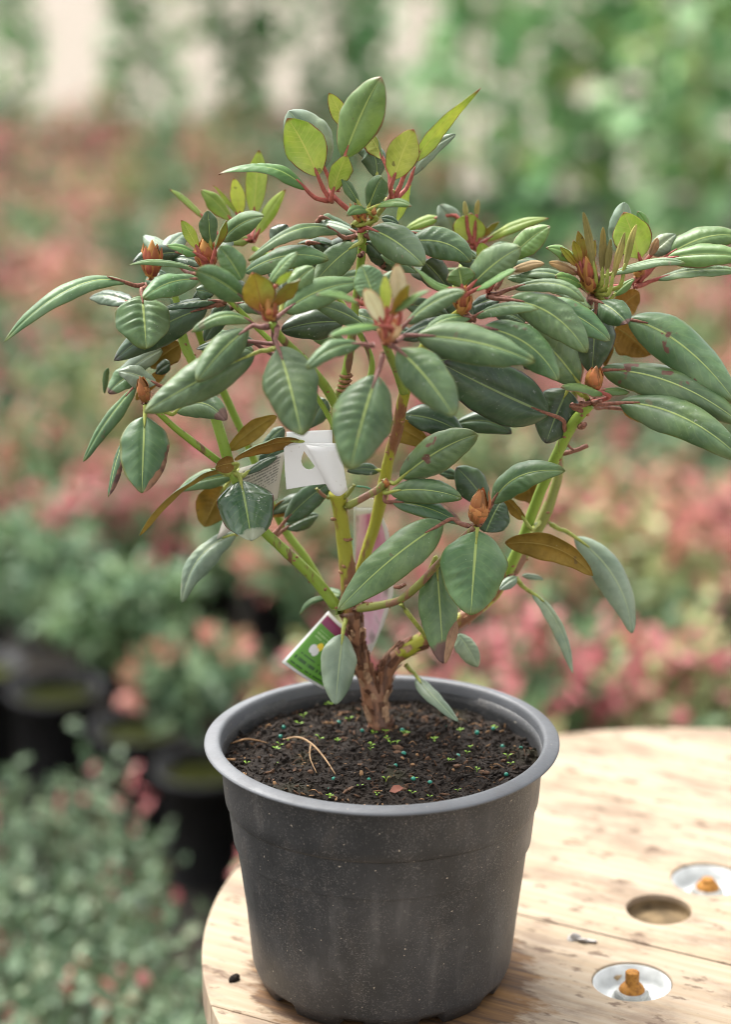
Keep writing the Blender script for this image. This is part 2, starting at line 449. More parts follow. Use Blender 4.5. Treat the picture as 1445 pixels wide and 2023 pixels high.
def shrub_mesh(name, body, tips, tipfrac, nsh, rad, ht, z0, L):
    v, f, mi = [], [], []
    sb = Buf()
    for i in range(nsh):
        a = random.uniform(0, 6.283)
        k = math.sqrt(random.random())
        e = Vector((math.cos(a) * rad * k, math.sin(a) * rad * k, z0 + ht * (1 - .55 * k * k) * random.uniform(.75, 1.08)))
        b = Vector((math.cos(a) * .03 * k, math.sin(a) * .03 * k, z0 - .02))
        m = b.lerp(e, .5) + Vector((0, 0, .02)) + rv() * .015
        if i % 2 == 0: tube(sb, [b, m, e], [.0025, .002, .001], 5, 2)
        hit = random.random() < tipfrac
        for q in range(13):
            t = .25 + .75 * (q + random.random()) / 13
            p = b.lerp(m, t * 2) if t < .5 else m.lerp(e, t * 2 - 1)
            ax = (e - b).normalized()
            dr = (rv() + ax * .6).normalized()
            leaf_card(v, f, p + dr * .004, dr, (ax + rv() * .5).normalized(), L * random.uniform(.6, 1.15), L * random.uniform(.42, .6))
            mi += [1 if (hit and t > .66) else 0] * 6
    me = bpy.data.meshes.new(name)
    me.from_pydata(v, [], f)
    me.materials.append(body); me.materials.append(tips)
    me.polygons.foreach_set('material_index', mi)
    st = bpy.data.meshes.new('stems')
    st.from_pydata(sb.v, [], sb.f)
    st.materials.append(BG_STEM)
    return me, st
POT_SMALL = pot_mesh('pot', 0.078, 0.19)
VAR = {}
for key, spec in {
    'pink1': (BG_GREEN, BG_PINK, .75), 'pink2': (BG_LIME, BG_PINK, .6), 'salmon': (BG_LIME, BG_SALM, .75),
    'pink3': (BG_BLUE, BG_PINK, .5), 'mixed': (BG_GREEN, BG_SALM, .45), 'green': (BG_GREEN, BG_LIME, .3), 'blue': (BG_BLUE, BG_GREEN, .3)}.items():
    VAR[key] = shrub_mesh('foliage', spec[0], spec[1], spec[2], 46, 0.20, 0.30, 0.18, 0.042)
VAR['lift_blue'] = shrub_mesh('foliage', BG_BLUE, BG_GREEN, .3, 52, 0.15, 0.20, 0.29, 0.040)
VAR['lift_green'] = shrub_mesh('foliage', BG_GREEN, BG_BLUE, .3, 52, 0.15, 0.19, 0.29, 0.040)
VAR['lift_salmon'] = shrub_mesh('foliage', BG_BLUE, BG_SALM, .3, 40, 0.12, 0.14, 0.27, 0.045)
VAR['sprig'] = shrub_mesh('foliage', BG_NEAR, BG_PINK, .4, 15, 0.13, 0.34, 0.17, 0.028)
VAR['near'] = shrub_mesh('foliage', BG_NEAR, BG_PINK, .07, 95, 0.24, 0.32, 0.16, 0.030)
VAR['near2'] = shrub_mesh('foliage', BG_NEAR, BG_SALM, .06, 95, 0.24, 0.30, 0.16, 0.032)
def shrub(kind, x, y, label, group, rz=None, sc_=1.0):
    r = empty('potted_shrub', (x, y, 0.006), label, 'shrub', group)
    r.rotation_euler.z = random.uniform(0, 6.28) if rz is None else rz
    r.scale = (sc_,) * 3
    fm, sm = VAR[kind]
    for nm, me in (('foliage', fm), ('stems', sm), ('pot', POT_SMALL)):
        o = bpy.data.objects.new(nm, me)
        col.objects.link(o)
        o.parent = r
    return r
def inview(x, y, z, m=90):
    q = Vector((x, y, z)) - CAM
    k = q.dot(FW)
    px, py = IW / 2 + FPX * q.dot(RT) / k, IH / 2 - FPX * q.dot(UP) / k
    return -m < px < IW + m and -m < py < IH + m, px, py

LB = {'pink1': 'pink tipped green shrub', 'pink2': 'pink tipped lime shrub',
      'salmon': 'salmon tipped shrub', 'pink3': 'pink tipped blue green shrub',
      'mixed': 'green shrub with few salmon tips', 'green': 'plain green shrub',
      'blue': 'plain blue green shrub'}
rnd = random.Random(3)
ORD = 'first second third fourth fifth sixth seventh eighth ninth tenth eleventh twelfth thirteenth fourteenth fifteenth sixteenth seventeenth eighteenth nineteenth twentieth'.split()
ORD += ['twenty-' + w for w in ORD[:9]]
yy = 1.25
row = 0
while yy < 8.2:
    xx = -2.6 + (0.16 if row % 2 else 0)
    place = 0
    while xx < 2.6:
        x, y = xx + rnd.uniform(-.05, .05), yy + rnd.uniform(-.05, .05)
        ok, px, py = inview(x, y, .33, 110)
        if ok and (yy > 2.62 or px > 520) and not (px > 830 and py < 560):
            if px < 620 and 1080 < py < 1360: k = rnd.choice(['blue', 'blue', 'green', 'blue', 'mixed'])
            elif py < 640: k = rnd.choice(['pink1', 'pink2', 'blue', 'salmon', 'pink2', 'green', 'blue', 'mixed'])
            else: k = rnd.choice(['pink1', 'pink1', 'pink2', 'salmon', 'pink3', 'green', 'mixed', 'green', 'pink2', 'blue', 'pink1', 'mixed'])
            shrub(k, x, y, '%s, %s row behind the table, %s from the left' % (LB[k], ORD[row], ORD[place]), 'shrubs in the blurred bed', rnd.uniform(0, 6.28), rnd.uniform(.9, 1.15))
            place += 1
        xx += 0.32
    if place: row += 1
    yy += 0.32
# the three black pots that show at the left
for (px, py, k, lb) in ((-45, 1330, 'lift_green', 'green shrub in a black pot cut by the left edge'), (110, 1375, 'lift_blue', 'blue green shrub in the leftmost of three black pots, mossy soil showing'),
                        (275, 1450, 'lift_green', 'green shrub in the middle black pot of three at the left'),
                        (405, 1530, 'lift_salmon', 'salmon tipped shrub in the black pot nearest the big pot rim')):
    p = PZ(px, py, 0.19)
    shrub(k, p.x, p.y, lb, None, 1.0, 1.06)
# near foliage at the lower left
for i, (px, py, k, lb) in enumerate(((60, 1590, 'near', 'bushy green shrub with pink sprigs at the left edge, above the lowest one'),
                         (130, 1760, 'near', 'bushy grey green shrub below the leftmost black pot'),
                         (185, 1530, 'sprig', 'thin shrub with raised pink sprigs in front of the black pots at the left'),
                         (80, 1900, 'near2', 'green shrub at the bottom left corner'),
                         (290, 1965, 'near', 'bluish green shrub beside the wooden table edge'),
                         (330, 2080, 'near2', 'low green shrub at the bottom edge beside the table'))):
    p = PZ(px, py, 0.40)
    shrub(k, p.x, p.y, lb, None, i * 1.3, 0.92)

# tall climbers in pots at the back
POT_BIG = pot_mesh('pot', 0.14, 0.26)
def climber_mesh(seed, ht, rad, n, L, mat):
    rr = random.Random(seed)
    v, f = [], []
    lean = [rr.uniform(-.1, .1) for _ in range(8)]
    for i in range(n):
        t = rr.random() ** .9
        z = .25 + ht * t
        k = 0.55 + .45 * math.sin(t * 9 + seed) * .6 + lean[int(t * 7.9)]
        a = rr.uniform(0, 6.283)
        q = rad * k * math.sqrt(rr.random()) * 1.2
        c = Vector((q * math.cos(a), q * math.sin(a), z))
        d = Vector((math.cos(a), math.sin(a), rr.uniform(-.9, .4)))
        leaf_card(v, f, c, d, Vector((rr.gauss(0, .5), rr.gauss(0, .5) - .4, 1)).normalized(), L * rr.uniform(.6, 1.2), L * rr.uniform(.6, 1.0))
    me = bpy.data.meshes.new('foliage')
    me.from_pydata(v, [], f)
    me.materials.append(mat)
    return me
CB = Buf()
tube(CB, [Vector((0, 0, .1)), Vector((.01, 0, 1.0)), Vector((0, .01, 2.1))], [.009, .008, .007], 6, 2)
CANE = bpy.data.meshes.new('cane'); CANE.from_pydata(CB.v, [], CB.f); CANE.materials.append(BG_CANE)
def climber(x, y, ht, rad, n, L, mat, seed, label):
    r = empty('potted_climber', (x, y, 0.006), label, 'climber', 'tall climbers in the background')
    r.rotation_euler.z = seed
    for nm, me in (('foliage', climber_mesh(seed, ht, rad, n, L, mat)), ('cane', CANE), ('pot', POT_BIG)):
        o = bpy.data.objects.new(nm, me); col.objects.link(o); o.parent = r
CL = [(35, 330, 1.9, .11, 330, .09, 2, 'slim green climber at the left edge of the background'),
      (270, 345, 1.9, .16, 480, .10, 2, 'green climber second from the left in the background'),
      (370, 320, 1.9, .10, 120, .10, 1, 'sparse pale climber third from the left in the background'),
      (480, 330, 1.9, .17, 620, .11, 2, 'dark green climber left of the plant tip'),
      (665, 350, 1.9, .17, 620, .11, 2, 'dark green climber directly behind the plant tip'),
      (830, 330, 1.9, .14, 150, .12, 1, 'thin pale climber just right of the plant tip'),
      (930, 470, 1.8, .19, 300, .13, 1, 'pale leafy climber above the gap right of centre'),
      (1040, 400, 1.9, .14, 160, .13, 0, 'green climber right of centre in the background'),
      (1130, 560, 1.8, .22, 380, .13, 1, 'broad yellow green climber at the right of the background'),
      (1270, 480, 1.8, .22, 420, .13, 2, 'bushy dark climber second from the right edge'),
      (1360, 640, 1.7, .22, 330, .12, 1, 'near pale green climber by the right edge'),
      (1470, 560, 1.8, .24, 420, .13, 0, 'large climber cut by the right edge')]
for i, (px, py, ht, rad, n, L, mt, lb) in enumerate(CL):
    p = PZ(px, py, 0.13)
    climber(p.x, p.y, ht, rad, n, L, (BG_CLIMB, BG_CLIMB2, BG_CLIMB3)[mt], i + 1, lb)

# ================================================================ CABLE DRUM TABLE
TC = Vector((0.3214, 0.0548, TABLE_Z)); TR = 0.458
GD = Vector((0.8825, -0.4703, 0)); GN = Vector((0.4703, 0.8825, 0))     # grain, across the grain
def wood_mat(name, stain_shadow=True):
    t = NT(name)
    o = t.coords('Object')
    oi = t.n('ObjectInfo')
    ad = t.n('VectorMath', operation='ADD'); t.lk(o, ad.inputs[0])
    sc3 = t.n('VectorMath', operation='SCALE'); sc3.inputs[0].default_value = (3, 7, 5); t.lk(oi.outputs['Random'], sc3.inputs['Scale'])
    t.lk(sc3.outputs[0], ad.inputs[1])
    ang = math.atan2(GD.y, GD.x)
    al = t.map(o, (1, 1, 1), (0, 0, -ang))
    al2 = t.map(ad.outputs[0], (1, 1, 1), (0, 0, -ang))
    g1 = t.noise(t.map(al2, (1.6, 22, 6)), 3.0, 6, 0.62)
    g2 = t.noise(t.map(al2, (5, 130, 30)), 3.0, 4, 0.6)
    w = t.n('TexWave', wave_type='BANDS', bands_direction='Y'); t.lk(t.map(al2, (0.35, 1, 1)), w.inputs[0])
    w.inputs['Scale'].default_value = 26; w.inputs['Distortion'].default_value = 5; w.inputs['Detail'].default_value = 3; w.inputs['Detail Scale'].default_value = 0.8
    c = t.mix(t.step(g1, 0.3, 0.75), (0.38, 0.31, 0.228), (0.31, 0.24, 0.158))
    c = t.mix(t.math('MULTIPLY', w.outputs[1], 0.3), c, (0.30, 0.20, 0.115))
    c = t.mix(t.math('MULTIPLY', t.step(g2, 0.5, 0.8), 0.35), c, (0.36, 0.23, 0.12))
    # weathering: grey brown smears along the grain
    s1 = t.noise(t.map(al, (4, 10, 4)), 2.0, 6, 0.65)
    c = t.mix(t.math('MULTIPLY', t.step(s1, 0.45, 0.62), 0.75), c, (0.185, 0.13, 0.09))
    s2 = t.noise(t.map(al, (16, 34, 9)), 2.0, 4, 0.6)
    c = t.mix(t.math('MULTIPLY', t.step(s2, 0.56, 0.67), 0.85), c, (0.11, 0.068, 0.043))
    if stain_shadow:
        # damp brown staining soaked in around the pot foot, contact shadow painted in too
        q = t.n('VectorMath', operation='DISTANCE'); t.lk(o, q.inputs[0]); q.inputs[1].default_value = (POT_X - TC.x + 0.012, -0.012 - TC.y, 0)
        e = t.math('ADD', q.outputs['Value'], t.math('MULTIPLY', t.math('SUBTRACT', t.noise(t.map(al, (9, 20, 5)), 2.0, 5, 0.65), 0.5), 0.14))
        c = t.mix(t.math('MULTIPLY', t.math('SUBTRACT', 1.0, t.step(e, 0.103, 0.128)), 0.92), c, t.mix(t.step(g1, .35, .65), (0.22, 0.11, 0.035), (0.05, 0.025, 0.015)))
    t.bump(t.math('ADD', t.math('MULTIPLY', g1, 0.5), g2), 0.35, 0.0015)
    return t.set(c, 0.72, 0.25)
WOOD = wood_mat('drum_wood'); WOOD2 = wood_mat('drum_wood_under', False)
table = empty('cable_drum_table', (TC.x, TC.y, 0.0), 'round pale wooden cable drum top with rusty recessed bolts under the pot', 'table')
BOLTS = [PZ(1250, 1938, TABLE_Z), PZ(1400, 1737, TABLE_Z)]
HOLE = PZ(1303, 1797, TABLE_Z)
TH = 0.032
def cyl_obj(c, r, z0, z1, seg=40):
    v, f = lathe([(r, z0), (r, z1)], (c.x, c.y, 0), seg)
    f += [tuple(range(seg - 1, -1, -1)), tuple(range(seg, 2 * seg))]
    return mesh('cutter', v, f, WOOD, None, False)
def clip(poly, n, d, keep_less):
    out = []
    for i in range(len(poly)):
        a, b = poly[i], poly[(i + 1) % len(poly)]
        da, db = a.dot(n) - d, b.dot(n) - d
        if not keep_less: da, db = -da, -db
        if da <= 0: out.append(a)
        if (da < 0 < db) or (db < 0 < da): out.append(a.lerp(b, da / (da - db)))
    return out
joint = Vector((0.1726 - TC.x, 0.3699 - TC.y, 0)).dot(GN)
PW = 0.2573
cut = [cyl_obj(b, 0.0325, TABLE_Z - 0.019, TABLE_Z + .05) for b in BOLTS] + [cyl_obj(HOLE, 0.028, TABLE_Z - .013, TABLE_Z + .05)]
circ = [Vector((TR * math.cos(2 * math.pi * k / 160), TR * math.sin(2 * math.pi * k / 160), 0)) for k in range(160)]
k0 = -5
for k in range(k0, 4):
    lo, hi = joint + k * PW + 0.0003, joint + (k + 1) * PW - 0.0003
    if hi < -TR or lo > TR: continue
    pl = clip(clip(circ, GN, hi, True), GN, lo, False)
    if len(pl) < 3: continue
    n = len(pl)
    dz = random.uniform(-.0008, .0006)
    v = [TC + q + Vector((0, 0, dz - TH)) for q in pl] + [TC + q + Vector((0, 0, dz)) for q in pl]
    f = [tuple(range(n - 1, -1, -1)), tuple(range(n, 2 * n))] + [(i, (i + 1) % n, n + (i + 1) % n, n + i) for i in range(n)]
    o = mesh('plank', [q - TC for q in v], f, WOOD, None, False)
    o.location = TC
    for c in cut:
        md = o.modifiers.new('b', 'BOOLEAN'); md.object = c; md.operation = 'DIFFERENCE'; md.solver = 'EXACT'
    bv = o.modifiers.new('v', 'BEVEL'); bv.width = 0.0013; bv.segments = 2; bv.limit_method = 'ANGLE'; bv.angle_limit = R(50)
    dg = bpy.context.evaluated_depsgraph_get()
    me = bpy.data.meshes.new_from_object(o.evaluated_get(dg))
    o.modifiers.clear()
    o.data = me
    o.parent = table
    o.location = (0, 0, TABLE_Z)
for c in cut: bpy.data.objects.remove(c)
v, f = lathe([(0.02, TABLE_Z - .066), (TR - .004, TABLE_Z - .066), (TR - .002, TABLE_Z - .036), (TR - .004, TABLE_Z - .0335), (0.02, TABLE_Z - .0335)], (TC.x, TC.y, 0), 120)
mesh('under_board', v, f, WOOD2, table, False)
v, f = lathe([(0.0001, .0005), (0.020, .0006), (0.0276, .0012), (0.0277, .004), (0.0279, .0085)], (HOLE.x, HOLE.y, TABLE_Z - .013), 40)
mesh('recess', v, f, plain('stained_wood', (0.17, 0.12, 0.065), .85, .2, .35, 60), table)
v, f = lathe([(0.20, 0.07), (0.20, TABLE_Z - .066)], (TC.x, TC.y, 0), 24)
mesh('drum_core', v, f, WOOD2, table, False)
v, f = lathe([(0.02, 0.006), (TR, 0.006), (TR, 0.07), (0.02, 0.07)], (TC.x, TC.y, 0), 120)
mesh('lower_flange', v, f, WOOD2, table, False)
def rust_mat():
    t = NT('rusty_steel'); o = t.coords()
    f = t.noise(o, 260, 4, 0.6)
    t.bump(f, 0.6, 0.0006)
    return t.set(t.ramp(f, [(0.3, (0.16, 0.06, 0.015)), (0.55, (0.36, 0.16, 0.025)), (0.8, (0.20, 0.11, 0.07))]), 0.8, 0.3)
RUST = rust_mat()
ZINC = plain('zinc_grey', (0.32, 0.32, 0.30), 0.45, 0.5, 0.2, 120)
WHITE_CUP = plain('white_plastic_cup', (0.52, 0.54, 0.53), 0.45, 0.5, 0.25, 60)
for i, b in enumerate(BOLTS):
    bz = TABLE_Z - .0185
    br = empty('bolt', (b.x - TC.x, b.y - TC.y, bz)); br.parent = table
    v, f = lathe([(0.001, 0), (0.026, 0.0005), (0.0305, 0.006), (0.0318, 0.0165), (0.0312, 0.0165), (0.0295, 0.007), (0.025, 0.0025), (0.001, 0.002)], (b.x, b.y, bz), 48)
    mesh('cup', v, f, WHITE_CUP, br)
    a0 = .4 + i
    pr = [(0.0130, .002), (0.0142, .004), (0.0142, .009), (0.0128, .0105), (0.001, .0105)]
    v, f = lathe(pr, (b.x, b.y, bz), 6)
    mesh('nut', v, f, ZINC, br, False)
    v, f = lathe([(0.015, .0018), (0.016, .002), (0.016, .0035), (0.001, .0036)], (b.x, b.y, bz), 32)
    mesh('washer', v, f, ZINC, br)
    tp = .027 if i == 0 else .019
    pr = [(0.0108, .0100), (0.0098, .013), (0.0072, .016)]
    z = .0165
    while z < tp:
        pr += [(0.0058, z), (0.0052, z + .0008)]; z += .0016
    pr += [(0.0050, tp), (0.0012, tp + .0006), (0.0001, tp + .0006)]
    v, f = lathe(pr, (b.x, b.y, bz), 24)
    mesh('threaded_shank', v, f, RUST, br)
    if i == 0:
        q = PZ(1212, 1935, bz + .004)
        bf = Buf(); bf.add(*blob(q, .009, (.25, .35, 1.2), .3, 1))
        mesh('wood_splinter', bf.v, bf.f, plain('splinter', (0.34, 0.24, 0.13)), br)
# a flake of pale plaster and a crumb of soil lying on the wood
q = PZ(1150, 1858, TABLE_Z); bf = Buf()
for j in range(5): bf.add(*blob(q + Vector((j * .0045 - .009, -j * .0012 + .002, .001)), (.005 if j in (1, 2) else .0035), (1.2, .9, .3), .25, 2))
tag(bf.build('paint_flake', plain('pale_flake', (0.34, 0.32, 0.30), .8)), 'small pale flake on the wood between pot and near bolt', 'flake')
q = PZ(463, 1937, TABLE_Z)
v, f = blob(q + Vector((0, 0, .002)), .0045, (1.2, .8, .5), .5, 2)
SOILM = None

# ================================================================ POT
def pot_mat(name, base, sheen, rough, dust):
    t = NT(name); o = t.coords()
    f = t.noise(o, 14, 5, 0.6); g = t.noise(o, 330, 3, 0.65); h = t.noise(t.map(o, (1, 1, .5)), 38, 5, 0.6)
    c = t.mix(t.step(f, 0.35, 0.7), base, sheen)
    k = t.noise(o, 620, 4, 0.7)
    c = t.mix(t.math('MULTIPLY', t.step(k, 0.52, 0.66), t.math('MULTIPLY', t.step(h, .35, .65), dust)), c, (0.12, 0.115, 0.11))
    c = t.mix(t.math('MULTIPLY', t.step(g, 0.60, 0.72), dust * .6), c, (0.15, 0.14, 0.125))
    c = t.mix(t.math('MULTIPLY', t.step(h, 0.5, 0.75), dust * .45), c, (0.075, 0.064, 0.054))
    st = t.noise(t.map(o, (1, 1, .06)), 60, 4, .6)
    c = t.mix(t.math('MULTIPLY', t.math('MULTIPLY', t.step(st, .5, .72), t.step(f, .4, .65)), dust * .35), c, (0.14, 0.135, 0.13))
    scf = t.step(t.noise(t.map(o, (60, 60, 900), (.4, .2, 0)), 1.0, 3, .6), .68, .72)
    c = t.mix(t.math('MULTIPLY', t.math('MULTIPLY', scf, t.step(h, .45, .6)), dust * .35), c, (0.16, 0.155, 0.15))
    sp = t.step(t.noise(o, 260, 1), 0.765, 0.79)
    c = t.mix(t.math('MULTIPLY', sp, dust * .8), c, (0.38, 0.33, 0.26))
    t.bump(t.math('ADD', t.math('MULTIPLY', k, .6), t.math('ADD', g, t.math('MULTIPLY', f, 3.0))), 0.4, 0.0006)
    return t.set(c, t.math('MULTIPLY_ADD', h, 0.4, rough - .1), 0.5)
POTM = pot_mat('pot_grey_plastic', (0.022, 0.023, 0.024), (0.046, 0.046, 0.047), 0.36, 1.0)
RIMM = pot_mat('rim_plastic_sky_sheen', (0.085, 0.090, 0.098), (0.12, 0.126, 0.134), 0.42, 0.35)  # black plastic like the wall, sky reflection painted in as lighter grey
pot = empty('plant_pot', (POT_X, 0, TABLE_Z), 'dusty dark grey plastic plant pot with rolled rim on the wooden table', 'pot')
PC = (POT_X, 0, TABLE_Z)
H = POT_H
def foot(i, a, r, z):
    ph = (a * 10 / (2 * math.pi)) % 1.0
    notch = .75 if ph < .3 else 0.0
    if i <= 1: return r + (-.004 * notch), z + .0065 * notch + (0.0015 if notch == 0 and ph > .9 else 0)
    if i == 2: return r - .002 * notch, z + .002 * notch
    wob = .0007 * math.sin(a * 3 + z * 20) + .0004 * math.sin(a * 7)
    return r + wob, z
prof = [(.0935, .0015), (.0985, .0012), (.1022, .0095), (.1045, .0125), (.1056, .016), (.1100, .06), (.1170, .118), (.1200, .142),
        (.1213, .1485), (.1218, .1500), (.1240, .1512), (.1250, .1530), (.1258, .160), (.1270, .175), (.1285, .189), (.1291, .1935),
        (.1268, .1935), (.1255, .185), (.1235, .155), (.1195, .12)]
prof = [(r, z * H / .2) for r, z in prof]
v, f = lathe(prof, PC, 160, foot)
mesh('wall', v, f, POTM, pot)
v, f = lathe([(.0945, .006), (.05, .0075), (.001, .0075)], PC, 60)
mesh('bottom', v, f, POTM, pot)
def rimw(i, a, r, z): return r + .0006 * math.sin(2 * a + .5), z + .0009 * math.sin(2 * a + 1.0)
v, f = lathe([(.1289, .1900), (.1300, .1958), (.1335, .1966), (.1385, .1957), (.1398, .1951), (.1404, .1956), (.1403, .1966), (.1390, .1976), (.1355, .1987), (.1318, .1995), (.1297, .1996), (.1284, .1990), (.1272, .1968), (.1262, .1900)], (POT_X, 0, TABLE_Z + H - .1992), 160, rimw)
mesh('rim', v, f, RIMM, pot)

# ---------------------------------------------------------------- soil
def soil_mat():
    t = NT('potting_soil'); o = t.coords()
    f = t.noise(o, 120, 6, 0.7); g = t.noise(o, 500, 4, 0.7); h = t.noise(o, 24, 3)
    c = t.ramp(f, [(0.3, (0.010, 0.007, 0.005)), (0.6, (0.028, 0.019, 0.013)), (0.8, (0.065, 0.043, 0.028))])
    c = t.mix(t.math('MULTIPLY', t.step(g, 0.64, 0.70), 0.7), c, (0.14, 0.085, 0.05))
    c = t.mix(t.math('MULTIPLY', t.step(h, 0.58, 0.75), 0.35), c, (0.06, 0.06, 0.025))
    t.bump(t.math('ADD', f, g), 0.8, 0.003)
    return t.set(c, 0.85, 0.3)
SOILM = soil_mat()
SOIL_Z = TABLE_Z + H - 0.021
def soil_h(x, y):
    q = Vector((x, y, 0))
    return SOIL_Z + .0045 * noise.noise(q * 45) + .0025 * noise.noise(q * 130) + .0012 * noise.noise(q * 330) + .006 * math.exp(-(((x - POT_X) / .05) ** 2 + (y / .05) ** 2))
sv, sf = [], []
NR, NA = 60, 180
for i in range(NR + 1):
    for k in range(NA):
        r = .1262 * (i + .02) / NR; a = 6.28318 * k / NA
        x, y = POT_X + r * math.cos(a), r * math.sin(a)
        sv.append((x, y, soil_h(x, y)))
for i in range(NR):
    for k in range(NA):
        a, b = i * NA + k, i * NA + (k + 1) % NA
        sf.append((a, b, b + NA, a + NA))
soil = mesh('soil', sv, sf, SOILM)
tag(soil, 'dark peaty potting soil filling the grey pot', 'soil', kind='stuff')
def disc(rmax=.122):
    a, r = random.uniform(0, 6.283), rmax * math.sqrt(random.random())
    return POT_X + r * math.cos(a), r * math.sin(a)
BARK1 = plain('bark_chip_brown', (0.10, 0.055, 0.032), .8, .2, .5, 300)
BARK2 = plain('bark_chip_tan', (0.26, 0.15, 0.075), .8, .2, .4, 300)
cb = Buf()
for i in range(5200):
    x, y = disc(.124)
    r = abs(random.gauss(0, .0011)) + .0006
    tall = random.random() < .35
    v, f = blob((x, y, soil_h(x, y) + r * .25), r, (1, .7, .45) if not tall else (2.2, .45, .35), .5, 1)
    k = random.random()
    cb.add(v, f, 0 if k < .88 else (1 if k < .975 else 2))
for i in range(90):
    x, y = disc(.118); r = random.uniform(.0018, .0042)
    cb.add(*blob((x, y, soil_h(x, y) + r * .2), r, (1.6, .8, .35), .6, 1), random.choice((0, 0, 0, 1)))
for i in range(70):
    x, y = disc(.115); a = random.uniform(0, 6.28); l = random.uniform(.004, .013)
    e = (x + l * math.cos(a), y + l * math.sin(a))
    tube(cb, [Vector((x, y, soil_h(x, y) + .001)), Vector(((x + e[0]) / 2, (y + e[1]) / 2, soil_h(x, y) + .003)), Vector((*e, soil_h(*e) + .001))], [.0003, .0004, .0002], 4, 3, 0, random.choice((1, 1, 2)))
ch = cb.build('soil_crumbs', [SOILM, BARK1, BARK2], None, False)
tag(ch, 'dark crumbs and brown bark bits scattered over the potting soil', 'soil', kind='stuff')
q = PZ(463, 1937, TABLE_Z)
v, f = blob(q + Vector((0, 0, .002)), .0045, (1.2, .8, .5), .5, 2)
tag(mesh('soil_crumb', v, f, SOILM), 'black crumb of soil on the wood left of the pot foot', 'soil crumb')
BEAD = plain('bead_teal', (0.012, 0.19, 0.13), .4, .5, .25, 200)
bv, bf_ = None, None
bm = bmesh.new(); bmesh.ops.create_icosphere(bm, subdivisions=2, radius=.0019)
bme = bpy.data.meshes.new('fertiliser_bead'); bm.to_mesh(bme); bm.free(); bme.materials.append(BEAD)
bme.polygons.foreach_set('use_smooth', [True] * len(bme.polygons))
for i, (px, py) in enumerate(((609, 1371), (632, 1387), (525, 1413), (554, 1459), (669, 1432), (817, 1549), (782, 1527), (729, 1545), (651, 1560), (994, 1473), (943, 1452), (880, 1441), (1001, 1533), (850, 1553), (798, 1497), (1030, 1483), (975, 1450), (795, 1455), (660, 1545), (716, 1450), (905, 1500), (560, 1440))):
    p = PZ(px, py, SOIL_Z)
    if (p.x - POT_X) ** 2 + p.y ** 2 > .122 ** 2: continue
    o = bpy.data.objects.new('fertiliser_bead', bme); col.objects.link(o)
    s = random.uniform(.75, 1.15); o.scale = (s, s, s * .92)
    o.location = (p.x, p.y, soil_h(p.x, p.y) + .0014)
    tag(o, 'round teal fertiliser bead lying on the potting soil', 'bead', 'teal fertiliser beads')
SEED = NT('seedling_green'); SEED.set((0.20, 0.36, 0.03), .5, .4); SEED.thin((0.22, 0.40, 0.03), .25); SEED = SEED.m
def seedling(x, y, s, n):
    z = soil_h(x, y)
    b = Buf()
    for k in range(n):
        a = 6.283 * k / n + random.uniform(-.4, .4)
        d = Vector((math.cos(a), math.sin(a), random.uniform(.15, .6)))
        top = Vector((x, y, z + s * .9 * random.uniform(.6, 1.2)))
        tube(b, [Vector((x, y, z - .001)), Vector((x, y, z + s * .4)), top + d * s * .3], [.00035, .0003, .0002], 4, 2)
        v, f = [], []
        leaf_card(v, f, top + d * s * .25, d, Vector((0, 0, 1)), s, s * .8)
        b.add(v, f)
    o = b.build('seedling', SEED)
    tag(o, 'tiny bright green seedling sprouting from the potting soil', 'seedling', 'tiny seedlings in the pot')
SP = [(553, 1470), (546, 1484), (540, 1404), (591, 1431), (568, 1463), (772, 1484), (765, 1476), (785, 1482), (733, 1492), (732, 1500), (923, 1489), (930, 1484), (763, 1548), (820, 1549), (712, 1565), (815, 1574), (887, 1516), (892, 1514), (762, 1456), (799, 1460), (804, 1458), (740, 1454), (859, 1474), (632, 1470), (667, 1469), (487, 1508), (545, 1515), (1004, 1502), (943, 1528), (905, 1562), (850, 1575), (652, 1575), (1010, 1515), (978, 1445), (600, 1420), (635, 1375), (583, 1378), (690, 1425), (650, 1400), (745, 1575), (535, 1385), (528, 1400), (910, 1450), (1020, 1450)]
for (px, py) in SP:
    p = PZ(px, py, SOIL_Z)
    if (p.x - POT_X) ** 2 + p.y ** 2 < .121 ** 2:
        seedling(p.x, p.y, random.uniform(.0016, .0034), random.choice((2, 2, 3, 4)))
# a dry stalk and a few fallen bits
DRY = plain('dry_stalk', (0.33, 0.21, 0.11), .7, .3, .3, 100)
def onsoil(px, py, h=.002):
    p = PZ(px, py, SOIL_Z); p.z = soil_h(p.x, p.y) + h; return p
b = Buf()
tube(b, [onsoil(560, 1472, .006), onsoil(590, 1480, .008), onsoil(616, 1493, .008), onsoil(640, 1515, .006), onsoil(663, 1540, .003)], [.0007, .0009, .0009, .0008, .0005], 6, 4)
tube(b, [onsoil(614, 1492, .008), onsoil(613, 1512, .006), onsoil(626, 1534, .003)], [.0007, .0005, .0003], 5, 4)
tag(b.build('dry_stalk', DRY), 'forked dry tan stalk lying on the soil at the left', 'stalk')
b = Buf(); tube(b, [onsoil(455, 1478), onsoil(490, 1475, .004), onsoil(530, 1474, .003)], [.0008, .0009, .0005], 5, 4)
tag(b.build('dry_stalk', BARK2), 'short brown root lying by the left rim on the soil', 'stalk')
